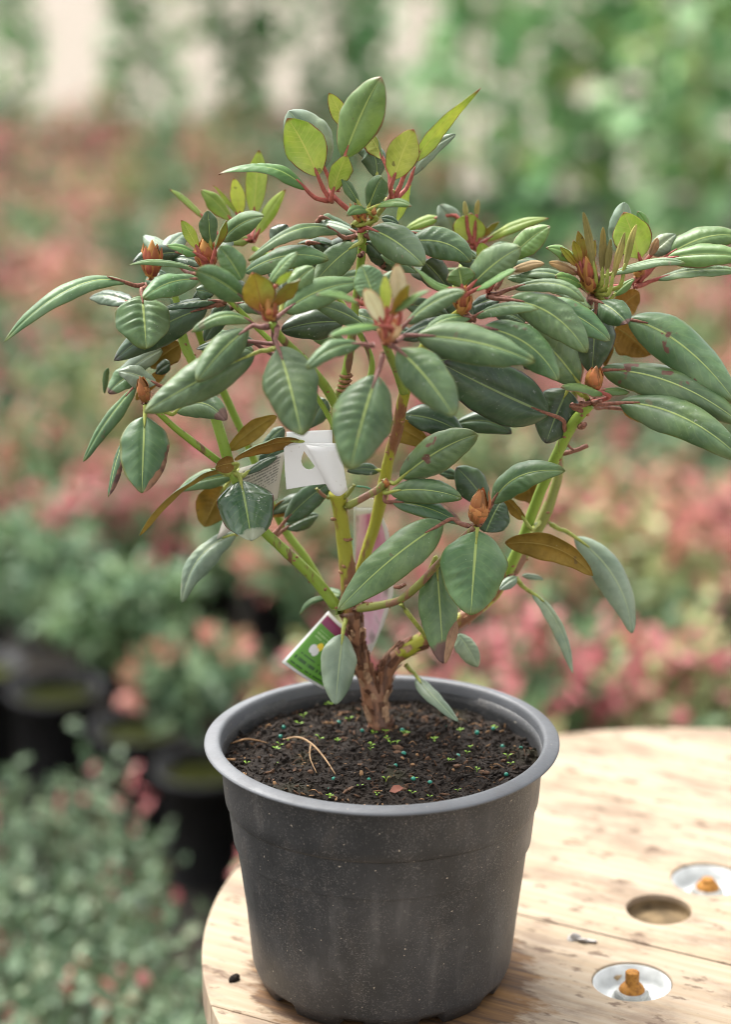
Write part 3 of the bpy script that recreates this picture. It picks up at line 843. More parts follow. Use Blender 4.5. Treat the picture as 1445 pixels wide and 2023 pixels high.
for (px, py, lb) in ((770, 1575, 'small red brown leaf scrap at the front rim'), (990, 1400, 'red brown leaf scrap at the back right of the soil'), (485, 1410, 'curled tan leaf scrap at the left of the soil')):
    p = onsoil(px, py, .003); v, f = [], []
    leaf_card(v, f, p, Vector((1, random.uniform(-.5, .5), .3)), Vector((0, -.6, 1)), .011, .007)
    tag(mesh('leaf_scrap', v + [q - Vector((0, 0, .0004)) for q in v], f + [tuple(i + len(v) for i in reversed(t)) for t in f], plain('scrap', (0.22, 0.075, 0.045) if px > 500 else (0.36, 0.2, 0.1), .7)), lb, 'leaf scrap')

# ================================================================ RHODODENDRON
base = PZ(752, 1440, SOIL_Z)
d0 = base.y * 100          # everything on the plant is measured from the trunk's own plane
plant = empty('rhododendron', base, 'branching rhododendron with leathery dark green leaves and red orange buds in the grey pot', 'plant')
CROP = {'a': (400, 130, .3875), 'b': (0, 350, .35986), 'c': (380, 450, .3737), 'd': (780, 380, .4602), 'e': (150, 640, .39446), 'f': (540, 780, .52595), 's': (0, 0, 1.0)}
def X(cr, x, y):
    ox, oy, s = CROP[cr]
    return ox + x * s, oy + y * s
def leaf(cr, kind, bx, by, db, tx, ty, dt, W, roll=0, mid=None, node=None, pet='pet_b', under=None, curl=.35, fold=0.0, twist=None, pr=.0017, dm=0.0, shape=.85, wave=1.0):
    B = P(*X(cr, bx, by), (d0 + db) / 100); T = P(*X(cr, tx, ty), (d0 + dt) / 100)
    if mid: Mi = P(*X(cr, *mid), (db + dt) / 200 + (d0 + dm) / 100)
    else: Mi = (B + T) / 2 + Vector((0, 0, .06 * (T - B).length))
    C = Mi * 2 - (B + T) / 2
    hw = 1.07 * W * CROP[cr][2] * mpp((B + T) / 2) / 2
    ax = (T - B).normalized()
    toc = (CAM - (B + T) / 2).normalized()
    n0 = (toc - ax * toc.dot(ax)).normalized()
    s0 = ax.cross(n0)
    if s0.z < -.15 or (abs(s0.z) <= .15 and s0.x < 0): s0 = -s0
    nn = n0 * math.cos(R(roll)) + s0 * math.sin(R(roll))
    NU, NV = 36, 12
    nq = random.uniform(7, 10); qa = (1.0 if kind == 'h' else random.choice((.15, .25, .4, .7))) * (.4 if kind in 'yckpo' else 1)
    belly = random.uniform(.04, .13) * (.5 if kind in 'yckpo' else 1)
    if twist is None: twist = random.uniform(-16, 16)
    droop = random.uniform(0, .35); fold += random.uniform(-.06, .10); curl *= random.uniform(.6, 1.35)
    w1, w2, fq = random.uniform(.05, .13), random.uniform(.02, .05), random.uniform(6, 11)
    ln = (T - B).length
    ph = random.uniform(0, 6.28); ph2 = random.uniform(0, 6.28)
    top, bot, uvs = [], [], []
    th = .00025
    sd1 = random.uniform(0, 90)
    for i in range(NU + 1):
        u = i / NU
        p = B * (1 - u) ** 2 + C * 2 * u * (1 - u) + T * u * u
        t = ((C - B) * (1 - u) + (T - C) * u).normalized()
        nl = (nn - t * nn.dot(t)).normalized()
        if twist:
            nl = Matrix.Rotation(R(twist) * (u - .5), 3, t) @ nl
        sd_ = t.cross(nl)
        uu = min(max(u, .004), .9985)
        w = hw * (math.sin(math.pi * uu ** shape)) ** (.82 if kind in 'yo' else .70 if kind == 'b' else .60)
        asym = .05 * math.sin(ph2)
        w *= 1 + .025 * math.sin(u * 13 + ph)
        for j in range(NV + 1):
            vv = j / NV * 2 - 1
            av = abs(vv)
            en = 1 + (.035 * noise.noise(Vector((u * 9, sd1 + (7 if vv > 0 else 0), 0))) + .02 * noise.noise(Vector((u * 26, sd1 + (7 if vv > 0 else 0), 3)))) * av
            qm = .55 + 1.1 * noise.noise(Vector((u * 4.5, sd1 + (5 if vv > 0 else 0), 9)))
            z = w * belly * math.sin(math.pi * av ** .7) - curl * w * av ** 2.6 + fold * w * av - .0004 * math.exp(-(vv / .1) ** 2)
            z += w * .08 * qa * qm * math.cos(6.283 * (nq * u - 1.25 * av + .12 * math.sin(9 * u + ph) + (.35 if vv > 0 else 0))) * math.sin(math.pi * min(1, av * .95 + .05)) * min(1, 5 * u * (1 - u) + .1)
            z += wave * hw * (w1 * math.sin(u * fq + ph + (1.7 if vv > 0 else 0)) + w2 * math.sin(u * 23 + ph2 + vv)) * av * av - droop * ln * max(0, u - .62) ** 2
            z += wave * .018 * ln * math.sin(u * 6.5 + ph2) * u * (1 - u)
            q = p + sd_ * (vv * w * en * (1 + (asym if vv > 0 else -asym)) * (1 - .12 * abs(curl) * av)) + nl * z
            top.append(q + nl * th * (1 if 0 < j < NV and 0 < i < NU else .3)); bot.append(q - nl * th * (1 if 0 < j < NV and 0 < i < NU else .3))
            uvs.append((u, j / NV))
    K = (NU + 1) * (NV + 1)
    f, mi = [], []
    for i in range(NU):
        for j in range(NV):
            a = i * (NV + 1) + j; b_ = a + 1; c_ = a + NV + 2; d_ = a + NV + 1
            f.append((a, d_, c_, b_)); mi.append(0)
            f.append((a + K, b_ + K, c_ + K, d_ + K)); mi.append(1)
    ring = [j for j in range(NV + 1)] + [i * (NV + 1) + NV for i in range(1, NU + 1)] + [NU * (NV + 1) + j for j in range(NV - 1, -1, -1)] + [i * (NV + 1) for i in range(NU - 1, 0, -1)]
    for k in range(len(ring)):
        a, b_ = ring[k], ring[(k + 1) % len(ring)]
        f.append((a, b_, b_ + K, a + K)); mi.append(0)
    un = under or {'y': 'u_y', 'b': 'u_y', 'o': 'u_o', 'c': 'c', 'k': 'k', 'p': 'p', 'g': 'u_m'}.get(kind, 'u_m')
    o = mesh('leaf', top + bot, f, [M[kind], M[un]], plant, True, mi, uvs + uvs)
    if node:
        Nn = P(*X(node[3] if len(node) > 3 else cr, node[0], node[1]), (d0 + node[2]) / 100)
        t0 = (C - B).normalized()
        dist = (B - Nn).length
        if dist > .003:
            m1 = B - t0 * dist * .35
            bf = Buf()
            tube(bf, [Nn, Nn.lerp(m1, .6) - Vector((0, 0, dist * .04)), m1, B + t0 * ln * .05, B + t0 * ln * .16], [pr * 1.35, pr * 1.1, pr, pr * .85, pr * .3], 7, 4, .12, 0, 400)
            mesh('petiole', bf.v, bf.f, M[pet], o)
    return o
def stem(pts, mat, rough=.06, seg=10, name='branch', scars=0, fr=90):
    """pts: (src x, src y, depth cm, diameter in photo px)"""
    q = [P(x, y, d / 100) for x, y, d, w in pts]
    rd = [w * (1 if name == 'trunk' else .88) * mpp(p) / 2 for p, (x, y, d, w) in zip(q, pts)]
    bf = Buf()
    tube(bf, q, rd, seg, 6, rough, 0, fr)
    o = bf.build(name, M[mat], plant)
    sp = spline(q, rd, 6)
    for k in range(scars):
        i = random.randrange(1, len(sp) - 1)
        p, r = sp[i]
        t = (sp[i + 1][0] - sp[i - 1][0]).normalized()
        x, y = frame(t)
        a = random.uniform(0, 6.28)
        dr = (CAM - p).normalized() * .7 + x * math.cos(a) + y * math.sin(a)
        dr = (dr - t * dr.dot(t)).normalized()
        v, f = blob(p + dr * r * .95, r * .42, (1, .8, .55), .35, 1)
        mesh('leaf_scar', v, f, M['scar'], o)
    return o
def stub(x, y, d, x2, y2, d2, w=9, mat='pet_b'):
    bf = Buf(); a, b_ = P(x, y, d / 100), P(x2, y2, d2 / 100); r = w * mpp(a) / 2
    tube(bf, [a, a.lerp(b_, .5) - Vector((0, 0, .001)), b_], [r, r * .9, r * .8], 7, 3, .2, 0, 300)
    bf.build('petiole_stub', M[mat], plant)
def bud(cr, bx, by, tx, ty, d, W, mat='scale', n=14, spread=.25, dt=None):
    """overlapping pointed scales round a core"""
    B, T = P(*X(cr, bx, by), (d0 + d) / 100), P(*X(cr, tx, ty), (d0 + (d if dt is None else dt)) / 100)
    ax = (T - B); L = ax.length; ax.normalize()
    r = W * CROP[cr][2] * mpp(B) / 2
    x, y = frame(ax)
    bf = Buf()
    tube(bf, [B - ax * L * .08, B + ax * L * .25, B + ax * L * .6, B + ax * L * .92], [r * .5, r * .85, r * .6, r * .05], 10, 3)
    core = bf.build('bud', M[mat], plant)
    for k in range(n):
        t = k / n
        a = k * 2.4 + random.uniform(-.2, .2)
        dr = x * math.cos(a) + y * math.sin(a)
        s = B + ax * L * (.02 + .30 * t) + dr * r * .62
        ln = L * random.uniform(.40, .70)
        wd_ = r * random.uniform(.42, .6)
        e = ax + dr * spread * random.uniform(.2, 1.0)
        e.normalize()
        sd_ = ax.cross(dr).normalized()
        v, uv, f = [], [], []
        for i in range(6):
            u = i / 5
            c = s + e * ln * u + dr * (r * .33 * math.sin(math.pi * min(1, u * 1.1)) - r * .38 * u * (1 - spread * 1.6))
            w = wd_ * (math.sin(math.pi * (.18 + .82 * u) ** .9)) ** .8 if u < 1 else .0001
            for j in (-1, -.5, 0, .5, 1):
                v.append(c + sd_ * w * j - dr * abs(j) ** 2 * w * .45); uv.append((u, j * .5 + .5))
        m_ = len(v)
        v += [q - dr * .0004 for q in v]; uv += uv
        for i in range(5):
            for j in range(4):
                a0 = i * 5 + j
                f.append((a0, a0 + 1, a0 + 6, a0 + 5)); f.append((a0 + m_, a0 + 5 + m_, a0 + 6 + m_, a0 + 1 + m_))
        mesh('bud_scale', v, f, M[mat], core, True, None, uv)
    return core

# ---- trunk and stems (source pixels, depth in cm, width in px)
def bark_flakes(o, pts, n):
    q = [P(x, y, d / 100) for x, y, d, w in pts]; rd = [w * mpp(p) / 2 for p, (x, y, d, w) in zip(q, pts)]
    sp = spline(q, rd, 8); b = Buf()
    for k in range(n):
        i = random.randrange(1, len(sp) - 1); p, r = sp[i]; t = (sp[i + 1][0] - sp[i - 1][0]).normalized()
        x, y = frame(t); a = random.uniform(0, 6.28); dr = x * math.cos(a) + y * math.sin(a); sd_ = t.cross(dr)
        ln, w = random.uniform(.005, .014), random.uniform(.0012, .0030)
        c = p + dr * r * .98
        v = [c - t * ln * .5 - sd_ * w, c - t * ln * .5 + sd_ * w, c + sd_ * w * 1.1 + dr * .0008, c + t * ln * .5 + sd_ * w * .6 + dr * .0024, c + t * ln * .5 - sd_ * w * .7 + dr * .0018, c - sd_ * w + dr * .0009]
        v += [z - dr * .0006 for z in v]
        b.add(v, [(0, 1, 2, 5), (5, 2, 3, 4), (6, 11, 8, 7), (11, 10, 9, 8), (0, 6, 7, 1), (1, 7, 8, 2), (2, 8, 9, 3), (3, 9, 10, 4), (4, 10, 11, 5), (5, 11, 6, 0)])
    for k in range(len(b.m)): b.m[k] = (k // 10) % 3
    b.build('bark_flakes', [M['bark'], M['bark2'], M['bark3']], o, False)['kind'] = 'stuff'
tr = [(756, 1462, d0, 58), (750, 1425, d0, 46), (741, 1385, d0 + .3, 46), (724, 1335, d0 + .5, 36), (709, 1285, d0 + .2, 31), (702, 1240, d0, 34), (692, 1205, d0, 44)]
o = stem(tr, 'bark', .16, 14, 'trunk'); bark_flakes(o, tr, 90)
tr2 = [(747, 1400, d0 + .3, 36), (757, 1355, d0 + .6, 31), (770, 1312, d0 + .9, 36), (795, 1287, d0 + 1.2, 36), (835, 1266, d0 + 1.4, 31), (880, 1242, d0 + 1.65, 25)]
o = stem(tr2, 'bark', .16, 14, 'trunk'); bark_flakes(o, tr2, 55)
stem([(785, 1293, d0 + 1, 38), (840, 1262, d0 + 1.4, 36), (910, 1225, d0 + 1.8, 33), (970, 1180, d0 + 2, 29), (1008, 1128, d0 + 2, 27)], 'stem2', .08, 12, 'branch', 5)
stem([(1000, 1140, d0 + 2, 26), (1035, 1060, d0 + 1.5, 24), (1065, 980, d0 + 1, 25), (1105, 890, d0 + 0, 25), (1135, 835, d0 - 1, 26), (1166, 800, d0 - 1.5, 24)], 'stem', .05, 12, 'branch', 7)
stem([(1010, 1140, d0 + 2.5, 22), (1045, 1080, d0 + 3.5, 25), (1080, 1010, d0 + 4, 27), (1103, 940, d0 + 4.5, 22), (1108, 880, d0 + 5, 20), (1150, 720, d0 + 4, 18), (1165, 600, d0 + 2, 18)], 'stem3', .07, 10, 'branch', 5)
# central stem
stem([(697, 1222, d0, 44), (688, 1140, d0 + .3, 37), (680, 1070, d0 + .5, 33), (672, 1010, d0 + .5, 34), (667, 972, d0 + .3, 40)], 'stem2', .10, 12, 'branch', 6)
stem([(668, 985, d0 + .6, 20), (661, 900, d0 + .6, 14), (660, 815, d0 + .4, 17), (674, 770, d0 + .2, 24)], 'stem3', .05, 10, 'branch', 1)
stem([(672, 780, d0 + .2, 22), (684, 735, d0, 21), (692, 690, d0, 21), (703, 600, d0 + .5, 19), (714, 510, d0 + .5, 19), (717, 455, d0, 21)], 'stem', .05, 10, 'branch', 4)
for k, (x, y) in enumerate(((684, 742), (682, 752), (680, 761), (678, 770))):   # old bud ring scars
    p = P(x, y, d0 / 100); v, f = lathe([(.0044, -.0014), (.0058, 0), (.0044, .0014)], p, 14)
    mesh('bud_ring', v, f, M['scar'], plant)
stem([(668, 808, d0 - .3, 22), (640, 760, d0 - 2, 23), (600, 712, d0 - 5, 22), (560, 672, d0 - 8, 19), (538, 640, d0 - 10, 18)], 'stem', .05, 10, 'branch', 4)
stem([(664, 850, d0, 12), (630, 790, d0 - .5, 12), (560, 700, d0 - .5, 12), (500, 640, d0, 12), (450, 590, d0, 13), (410, 550, d0 + 1, 14)], 'stem', .05, 9, 'branch', 2)
# left low branch
stem([(672, 1208, d0, 28), (620, 1142, d0 - .3, 25), (560, 1085, d0 - .8, 24), (505, 1030, d0 - 1.2, 22), (470, 960, d0 - 1.2, 20), (455, 920, d0 - 1, 22)], 'stem', .05, 12, 'branch', 7)
stem([(655, 1190, d0 + 4, 17), (610, 1110, d0 + 4.5, 17), (565, 1050, d0 + 5, 19), (530, 980, d0 + 5, 17), (490, 880, d0 + 5, 17), (440, 770, d0 + 5, 18), (405, 690, d0 + 4, 17), (380, 620, d0 + 3, 16)], 'stem', .05, 9, 'branch', 3)
stem([(455, 925, d0 - 1, 24), (437, 862, d0 - .8, 25), (420, 810, d0 - .3, 24), (385, 725, d0 + .3, 22), (362, 672, d0 + .8, 23), (350, 600, d0 + 1.5, 16), (330, 550, d0 + 2, 15)], 'stem', .05, 12, 'branch', 6)
stem([(440, 918, d0 - 1, 16), (390, 880, d0 - 1.5, 17), (345, 845, d0 - 2, 15), (312, 815, d0 - 2.5, 13), (287, 795, d0 - 2.5, 12)], 'stem', .05, 9, 'branch', 5)
# right of centre
stem([(697, 1215, d0 + .5, 26), (715, 1120, d0 + 1, 24), (740, 1040, d0 + 1.3, 27), (757, 968, d0 + 1, 30), (768, 910, d0 + .6, 24), (785, 850, d0 - .5, 27), (800, 775, d0 - 2, 26), (828, 700, d0 - 3, 20), (880, 640, d0 - 4, 16), (915, 610, d0 - 5, 16)], 'stem2', .07, 12, 'branch', 8)
stem([(800, 780, d0 - 2, 22), (785, 735, d0 - 6, 20), (770, 700, d0 - 11, 19), (762, 675, d0 - 13.5, 20)], 'stem', .05, 10, 'branch', 2)
stem([(720, 780, d0 + 3, 14), (735, 715, d0 + 3, 14), (700, 640, d0 + 4, 13), (640, 560, d0 + 6, 12), (500, 490, d0 + 9, 12)], 'stem', .05, 8, 'branch', 1)
stem([(800, 770, d0 + 1, 15), (850, 650, d0 + 4, 14), (900, 560, d0 + 7, 13), (925, 490, d0 + 10, 14)], 'stem', .05, 8, 'branch', 1)
stem([(700, 1203, d0 - .6, 19), (745, 1197, d0 - 1.5, 19), (790, 1185, d0 - 2.5, 17), (825, 1158, d0 - 3.5, 19), (862, 1118, d0 - 4, 15), (905, 1070, d0 - 4.5, 12), (940, 1040, d0 - 5, 13)], 'stem3', .06, 10, 'branch', 6)
stem([(682, 1003, d0, 18), (715, 985, d0 - .3, 17), (745, 968, d0 - .3, 17), (765, 950, d0 - .5, 18)], 'stem3', .07, 9, 'branch', 3)
stub(625, 965, d0 - .5, 650, 985, d0, 8, 'stem3'); stub(700, 958, d0 - .5, 680, 985, d0, 9, 'stem3'); stub(655, 1025, d0, 670, 1022, d0 + .3, 8, 'scar'); stub(695, 1065, d0 - .5, 680, 1065, d0, 7, 'scar')
stub(1118, 872, d0, 1135, 890, d0, 6); stub(1105, 898, d0 + 1, 1163, 880, d0 + 1, 11, 'pet_b'); stub(1130, 800, d0 - 2, 1155, 812, d0 - 1.5, 13); stub(1148, 843, d0 - 1.5, 1156, 838, d0 - 2.5, 14); stub(800, 1155, d0 - 3, 780, 1160, d0 - 2, 9); stub(712, 505, d0 - .8, 718, 498, d0 - .2, 11); stub(760, 1190, d0 + 1, 715, 1190, d0 + .8, 7)

# ---- top whorl (crop a)
n1, n2, n3 = (660, 690, .5), (770, 815, 0), (970, 690, 0)
stem([(715, 452, d0, 20), (700, 425, d0, 12), (672, 400, d0, 12), (652, 380, d0 + .3, 11)], 'pet_r', .03, 8)
stem([(720, 452, d0, 18), (745, 425, d0, 13), (768, 395, d0, 13), (778, 375, d0, 12)], 'stem3', .03, 8)
for a in (
    ('b', 530, 630, 0, 78, 540, -1, 120, 62, (330, 517), n1, 'pet_r', 'u_y', .15, 0, 50),
    ('y', 590, 562, .5, 432, 264, 0, 205, 178, None, n1, 'pet_r'),
    ('g', 620, 520, 2, 440, 226, 3, 235, 8, None, n1, 'pet_r'),
    ('b', 722, 470, 0, 908, 58, -.5, 215, 6, None, (690, 640, .3), 'pet_r'),
    ('y', 665, 642, -1, 735, 455, -2, 125, 150, None, n1, 'pet_r'),
    ('y', 740, 330, 4, 645, 136, 4, 85, 175, None, None, 'pet_r'),
    ('b', 920, 470, 2, 820, 300, 4, 130, 125, None, n3, 'pet_r'),
    ('d', 890, 570, 3, 770, 425, 4, 130, 20, (865, 440), n3, 'pet_g'),
    ('y', 975, 580, -1, 1078, 320, -1.5, 160, 178, None, n3, 'pet_r'),
    ('y', 1075, 490, 0, 1412, 100, 0, 95, 140, (1200, 330), n3, 'pet_r'),
    ('g', 1068, 560, 1, 1292, 350, 1.5, 90, 25, (1150, 440), n3, 'pet_r'),
    ('m', 848, 722, -1, 915, 568, -2, 115, 10, None, n2, 'pet_g'),
    ('m', 795, 700, -1, 712, 570, -1, 70, 40, None, n2, 'pet_g'),
    ('b', 845, 745, -2.5, 738, 765, -4, 60, 30, (790, 730), n2, 'pet_g'),
    ('b', 885, 718, -2, 1066, 715, -4, 62, 45, (980, 692), n2, 'pet_g'),
    ('y', 990, 800, 3, 1058, 600, 4, 65, 130, None, None, 'pet_g'),
    ('d', 915, 775, 2, 1005, 805, 2, 60, 40, None, None, 'pet_g'),
    ('m', 690, 855, -1, 230, 985, -5, 108, 50, (500, 830), (790, 865, 0), 'pet_b'),
    ('m', 785, 912, -1, 565, 1115, -3, 150, 6, None, (805, 850, 0), 'pet_g'),
    ('m', 855, 832, -1, 1128, 1015, -5, 185, 8, None, (800, 845, 0), 'pet_r'),
    ('h', 1060, 895, -1, 1372, 1000, -2, 165, 18, (1240, 905), (805, 850, 0), 'pet_b'),
    ('m', 1050, 850, 1, 1420, 975, 1, 110, 45, None, (805, 850, 0), 'pet_b'),
    ('g', 780, 850, 2, 560, 800, 4, 75, 45, None, (800, 850, 0), 'pet_b'),
    ('d', 650, 905, 3, 485, 900, 4, 75, 100, None, None, 'pet_b'),
    ('d', 835, 900, 1, 925, 990, 1, 70, 20, None, None, 'pet_b'),
    ('m', 910, 965, 0, 1100, 1055, 0, 90, 45, None, None, 'pet_b'),
    ('d', 760, 900, 3, 560, 1010, 5, 110, 20, None, None, 'pet_b'),
    ('d', 850, 900, 3, 1010, 1060, 5, 130, 10, None, None, 'pet_b'),
): leaf('a', *a)
for a in ((800, 790, 745, 690, -1, 40), (830, 790, 800, 700, -2, 34), (860, 780, 870, 705, -1.5, 40)):
    bud('a', *a, 'scale', 5, .35)
bud('a', 875, 760, 880, 715, -2.5, 34, 'scale2', 6, .1)

# ---- back left shoot
nb = (245, 890, 9)
for a in (('y', 275, 870, 10, 425, 630, 10, 72, 12), ('y', 262, 770, 11, 290, 428, 12, 110, 178), ('y', 195, 770, 11, 160, 570, 11, 75, 172),
          ('y', 185, 770, 10, 55, 605, 10, 34, 130), ('y', 150, 790, 10, -10, 630, 10, 90, 20), ('y', 10, 780, 10, -165, 625, 10, 58, 55), ('y', 250, 885, 9, 125, 905, 9, 62, 20)):
    leaf('a', *a, None, nb, 'pet_r')

# ---- left whorl
bud('b', 830, 545, 835, 325, 2, 112, 'scale', 26, .32)
bud('b', 1140, 505, 1115, 315, 0, 120, 'scale', 14, .4)
nl = (1150, 520, 0)
for a in (
    ('m', 688, 578, 0, 8, 892, -5, 118, 38, (385, 612), (800, 590, 1), 'pet_b'),
    ('m', 1085, 515, -1, 708, 470, -3, 62, 62, (915, 462), nl, 'pet_b'),
    ('m', 1092, 560, -2, 785, 665, -6, 140, 22, (930, 580), nl, 'pet_b'),
    ('h', 780, 655, -1, 803, 942, -4, 300, 4, None, (800, 600, 1), 'pet_b'),
    ('d', 1135, 715, 1, 620, 1000, -1, 185, 12, None, (1240, 690, 1), 'pet_b'),
    ('d', 1190, 680, 1, 890, 725, 1, 75, 50, None, (1240, 690, 1), 'pet_b'),
    ('g', 935, 430, 4, 785, 320, 6, 105, 35, None, nl, 'pet_b'),
    ('g', 890, 430, 3, 1025, 300, 6, 110, 25, None, None, 'pet_b'),
    ('y', 1085, 395, -1, 994, 234, -1, 68, 175, None, nl, 'pet_r'),
    ('m', 1155, 365, 0, 1140, 183, 0, 105, 20, None, nl, 'pet_g'),
    ('o', 1180, 405, -1.5, 1242, 233, -2, 70, 120, None, nl, 'pet_r'),
    ('b', 1080, 425, -1.5, 912, 375, -3, 85, 55, None, nl, 'pet_r'),
    ('m', 1215, 350, -.5, 1448, 215, -3, 125, 18, (1320, 258), nl, 'pet_b'),
    ('d', 1120, 480, 2, 930, 440, 3, 80, 40, None, None, 'pet_b'),
    ('d', 1180, 620, 2, 1060, 665, 2, 80, 15, None, None, 'pet_b'),
    ('d', 1250, 700, 2, 1120, 900, 2, 110, 20, None, None, 'pet_b'),
    ('m', 1010, 720, 1, 930, 660, 2, 60, 30, None, None, 'pet_b'),
): leaf('b', *a)
stem([(470, 580, d0, 12), (440, 597, d0 + 1, 12), (412, 606, d0 + 1, 12)], 'pet_b', .05, 7)

# ---- front left whorl (crop c)
nc = (430, 480, -10)
for a in (
    ('m', 262, 275, -9, 142, 100, -9, 130, 0, None, None, 'pet_p'),
    ('m', 275, 378, -10, 25, 228, -13, 150, 12, (150, 285), nc, 'pet_p'),
    ('o', 375, 445, -11, 320, 235, -11.5, 175, 178, None, nc, 'pet_r'),
    ('o', 415, 430, -11, 572, 268, -12, 115, 125, None, nc, 'pet_r'),
    ('m', 405, 295, -9, 555, 128, -9, 80, 40, None, None, 'pet_p'),
    ('y', 440, 310, -11, 532, 228, -11.5, 45, 150, None, nc, 'pet_r'),
    ('m', 490, 440, -9, 885, 285, -6, 160, 18, (680, 330), nc, 'pet_p'),
    ('m', 515, 322, -8, 645, 208, -7, 125, 12, None, (470, 460, -9), 'pet_g'),
    ('m', 312, 500, -9, -5, 545, -11, 95, 42, (165, 465), (400, 525, -10), 'pet_p'),
    ('m', 292, 535, -10, 25, 812, -14, 165, 4, None, (410, 520, -10), 'pet_p'),
    ('h', 455, 635, -12, 578, 1098, -17, 282, 0, None, (450, 520, -10), 'pet_p'),
    ('d', 800, 500, -2, 470, 545, -3, 165, 8, None, None, 'pet_p'),
    ('m', 905, 510, -6, 660, 412, -8, 110, 25, None, None, 'pet_p'),
    ('m', 280, 235, -3, 722, 165, -4, 140, 26, (500, 148), None, 'pet_g'),
    ('d', 300, 600, -6, 20, 640, -6, 80, 40, None, nc, 'pet_p'),
    ('d', 330, 610, -5, 180, 560, -6, 90, 40, None, nc, 'pet_p'),
    ('d', 470, 330, 0, 640, 330, 2, 150, 20, None, None, 'pet_p'),
    ('d', 20, 330, -1, 110, 350, -1, 90, 20, None, None, 'pet_p'),
): leaf('c', *a)
leaf('e', 'h', 890, 150, -10, 342, 440, -13, 200, 8, (630, 275), (1000, 120, -10), 'pet_g')
bud('c', 420, 480, 395, 360, -11, 90, 'scale', 9, .4)

# ---- front centre whorl
nd = (1020, 610, -14)
for a in (
    ('h', 975, 785, -15, 838, 1270, -20, 318, 0, None, (1010, 660, -14), 'pet_p'),
    ('m', 1085, 640, -14.5, 1385, 995, -18, 235, 2, None, (1040, 620, -14), 'pet_p'),
    ('m', 890, 615, -14.5, 605, 745, -17, 105, 25, (740, 640), (960, 620, -14), 'pet_p'),
    ('c', 1000, 495, -15.5, 908, 320, -16, 90, 178, None, nd, 'pet_r'),
    ('c', 1095, 400, -15, 1082, 190, -15, 85, 178, None, nd, 'pet_r'),
    ('y', 1030, 440, -15, 1020, 250, -15, 62, 170, None, nd, 'pet_r'),
    ('b', 885, 395, -14, 658, 345, -16, 70, 58, None, nd, 'pet_r'),
    ('m', 965, 385, -11, 895, 198, -10, 165, 0, None, nd, 'pet_p'),
    ('m', 1020, 350, -9, 1065, 225, -8, 110, 10, None, None, 'pet_p'),
    ('o', 1000, 520, -16, 718, 575, -19, 80, 55, (850, 525), nd, 'pet_r'),
    ('o', 1035, 450, -15, 1258, 320, -17, 85, 62, (1150, 375), nd, 'pet_r'),
    ('m', 1135, 505, -12, 1445, 335, -13, 115, 35, (1290, 385), nd, 'pet_p'),
    ('o', 1050, 480, -15.5, 1150, 290, -16, 75, 140, None, nd, 'pet_r'),
): leaf('c', *a)
bud('c', 1030, 600, 1060, 440, -14.5, 120, 'scale3', 12, .4)
leaf('d', 'm', 95, 615, -12, 605, 725, -13, 185, 26, (350, 645), (0, 640, -14), 'pet_p')
leaf('d', 'h', 385, 580, -7, 708, 808, -9, 165, 18, (575, 655), (310, 560, -5), 'pet_p')
leaf('d', 'd', 330, 545, -4, 15, 620, -6, 110, 40, None, (350, 550, -4), 'pet_p')

# ---- centre right whorl (crop d)
ne = (290, 500, -5)
bud('d', 290, 520, 305, 385, -6, 80, 'scale', 9, .4)
for a in (
    ('m', 325, 405, -6, 542, 235, -6, 145, 6, None, ne, 'pet_r'),
    ('b', 495, 285, -3, 668, 143, -3, 110, 18, None, (400, 430, -4), 'pet_r'),
    ('o', 345, 420, -7, 525, 325, -9, 75, 68, (440, 365), ne, 'pet_r'),
    ('b', 290, 405, -6.5, 275, 322, -6.5, 118, 8, None, ne, 'pet_r'),
    ('b', 250, 415, -7, 83, 313, -9, 55, 60, (165, 385), ne, 'pet_r'),
    ('y', 395, 300, -4, 370, 213, -4, 62, 170, None, (400, 430, -4), 'pet_r'),
    ('k', 505, 335, -4, 642, 302, -5, 48, 30, None, (430, 420, -4), 'pet_b'),
    ('m', 515, 410, -4, 818, 466, -6, 80, 42, (690, 392), (400, 445, -4), 'pet_b'),
    ('m', 348, 532, -6, 618, 495, -8, 82, 52, (470, 487), (300, 560, -5), 'pet_b'),
    ('h', 498, 462, -5, 826, 688, -8, 160, 8, (685, 530), (400, 445, -4), 'pet_b'),
    ('m', 325, 540, -6, 128, 592, -8, 75, 50, (230, 540), ne, 'pet_b'),
    ('s', 640, 470, -2, 930, 632, -4, 130, 20, None, (400, 445, -4), 'pet_b'),
    ('d', 865, 500, 1, 850, 780, 0, 175, 5, None, (830, 420, 2), 'pet_b'),
    ('s', 790, 818, -2, 585, 595, -3, 185, 8, None, (835, 895, -1), 'pet_g'),
    ('d', 662, 952, -2, 205, 735, -4, 245, 5, (430, 850), (745, 1050, 0), 'pet_b'),
    ('d', 745, 850, 0, 650, 1078, -1, 195, 5, None, (820, 880, 0), 'pet_g'),
    ('d', 560, 560, 0, 420, 500, 1, 90, 20, None, None, 'pet_b'),
    ('d', 250, 260, 3, 430, 330, 4, 110, 40, None, None, 'pet_b'),
    ('d', 130, 300, 1, 240, 430, 2, 120, 10, None, None, 'pet_b'),
    ('d', 230, 430, 1, 330, 560, 0, 120, 20, None, None, 'pet_b'),
    ('d', 640, 640, 2, 560, 760, 2, 130, 20, None, None, 'pet_b'),
    ('m', 640, 385, 3, 480, 365, 4, 60, 50, None, None, 'pet_b'),
): leaf('d', *a)
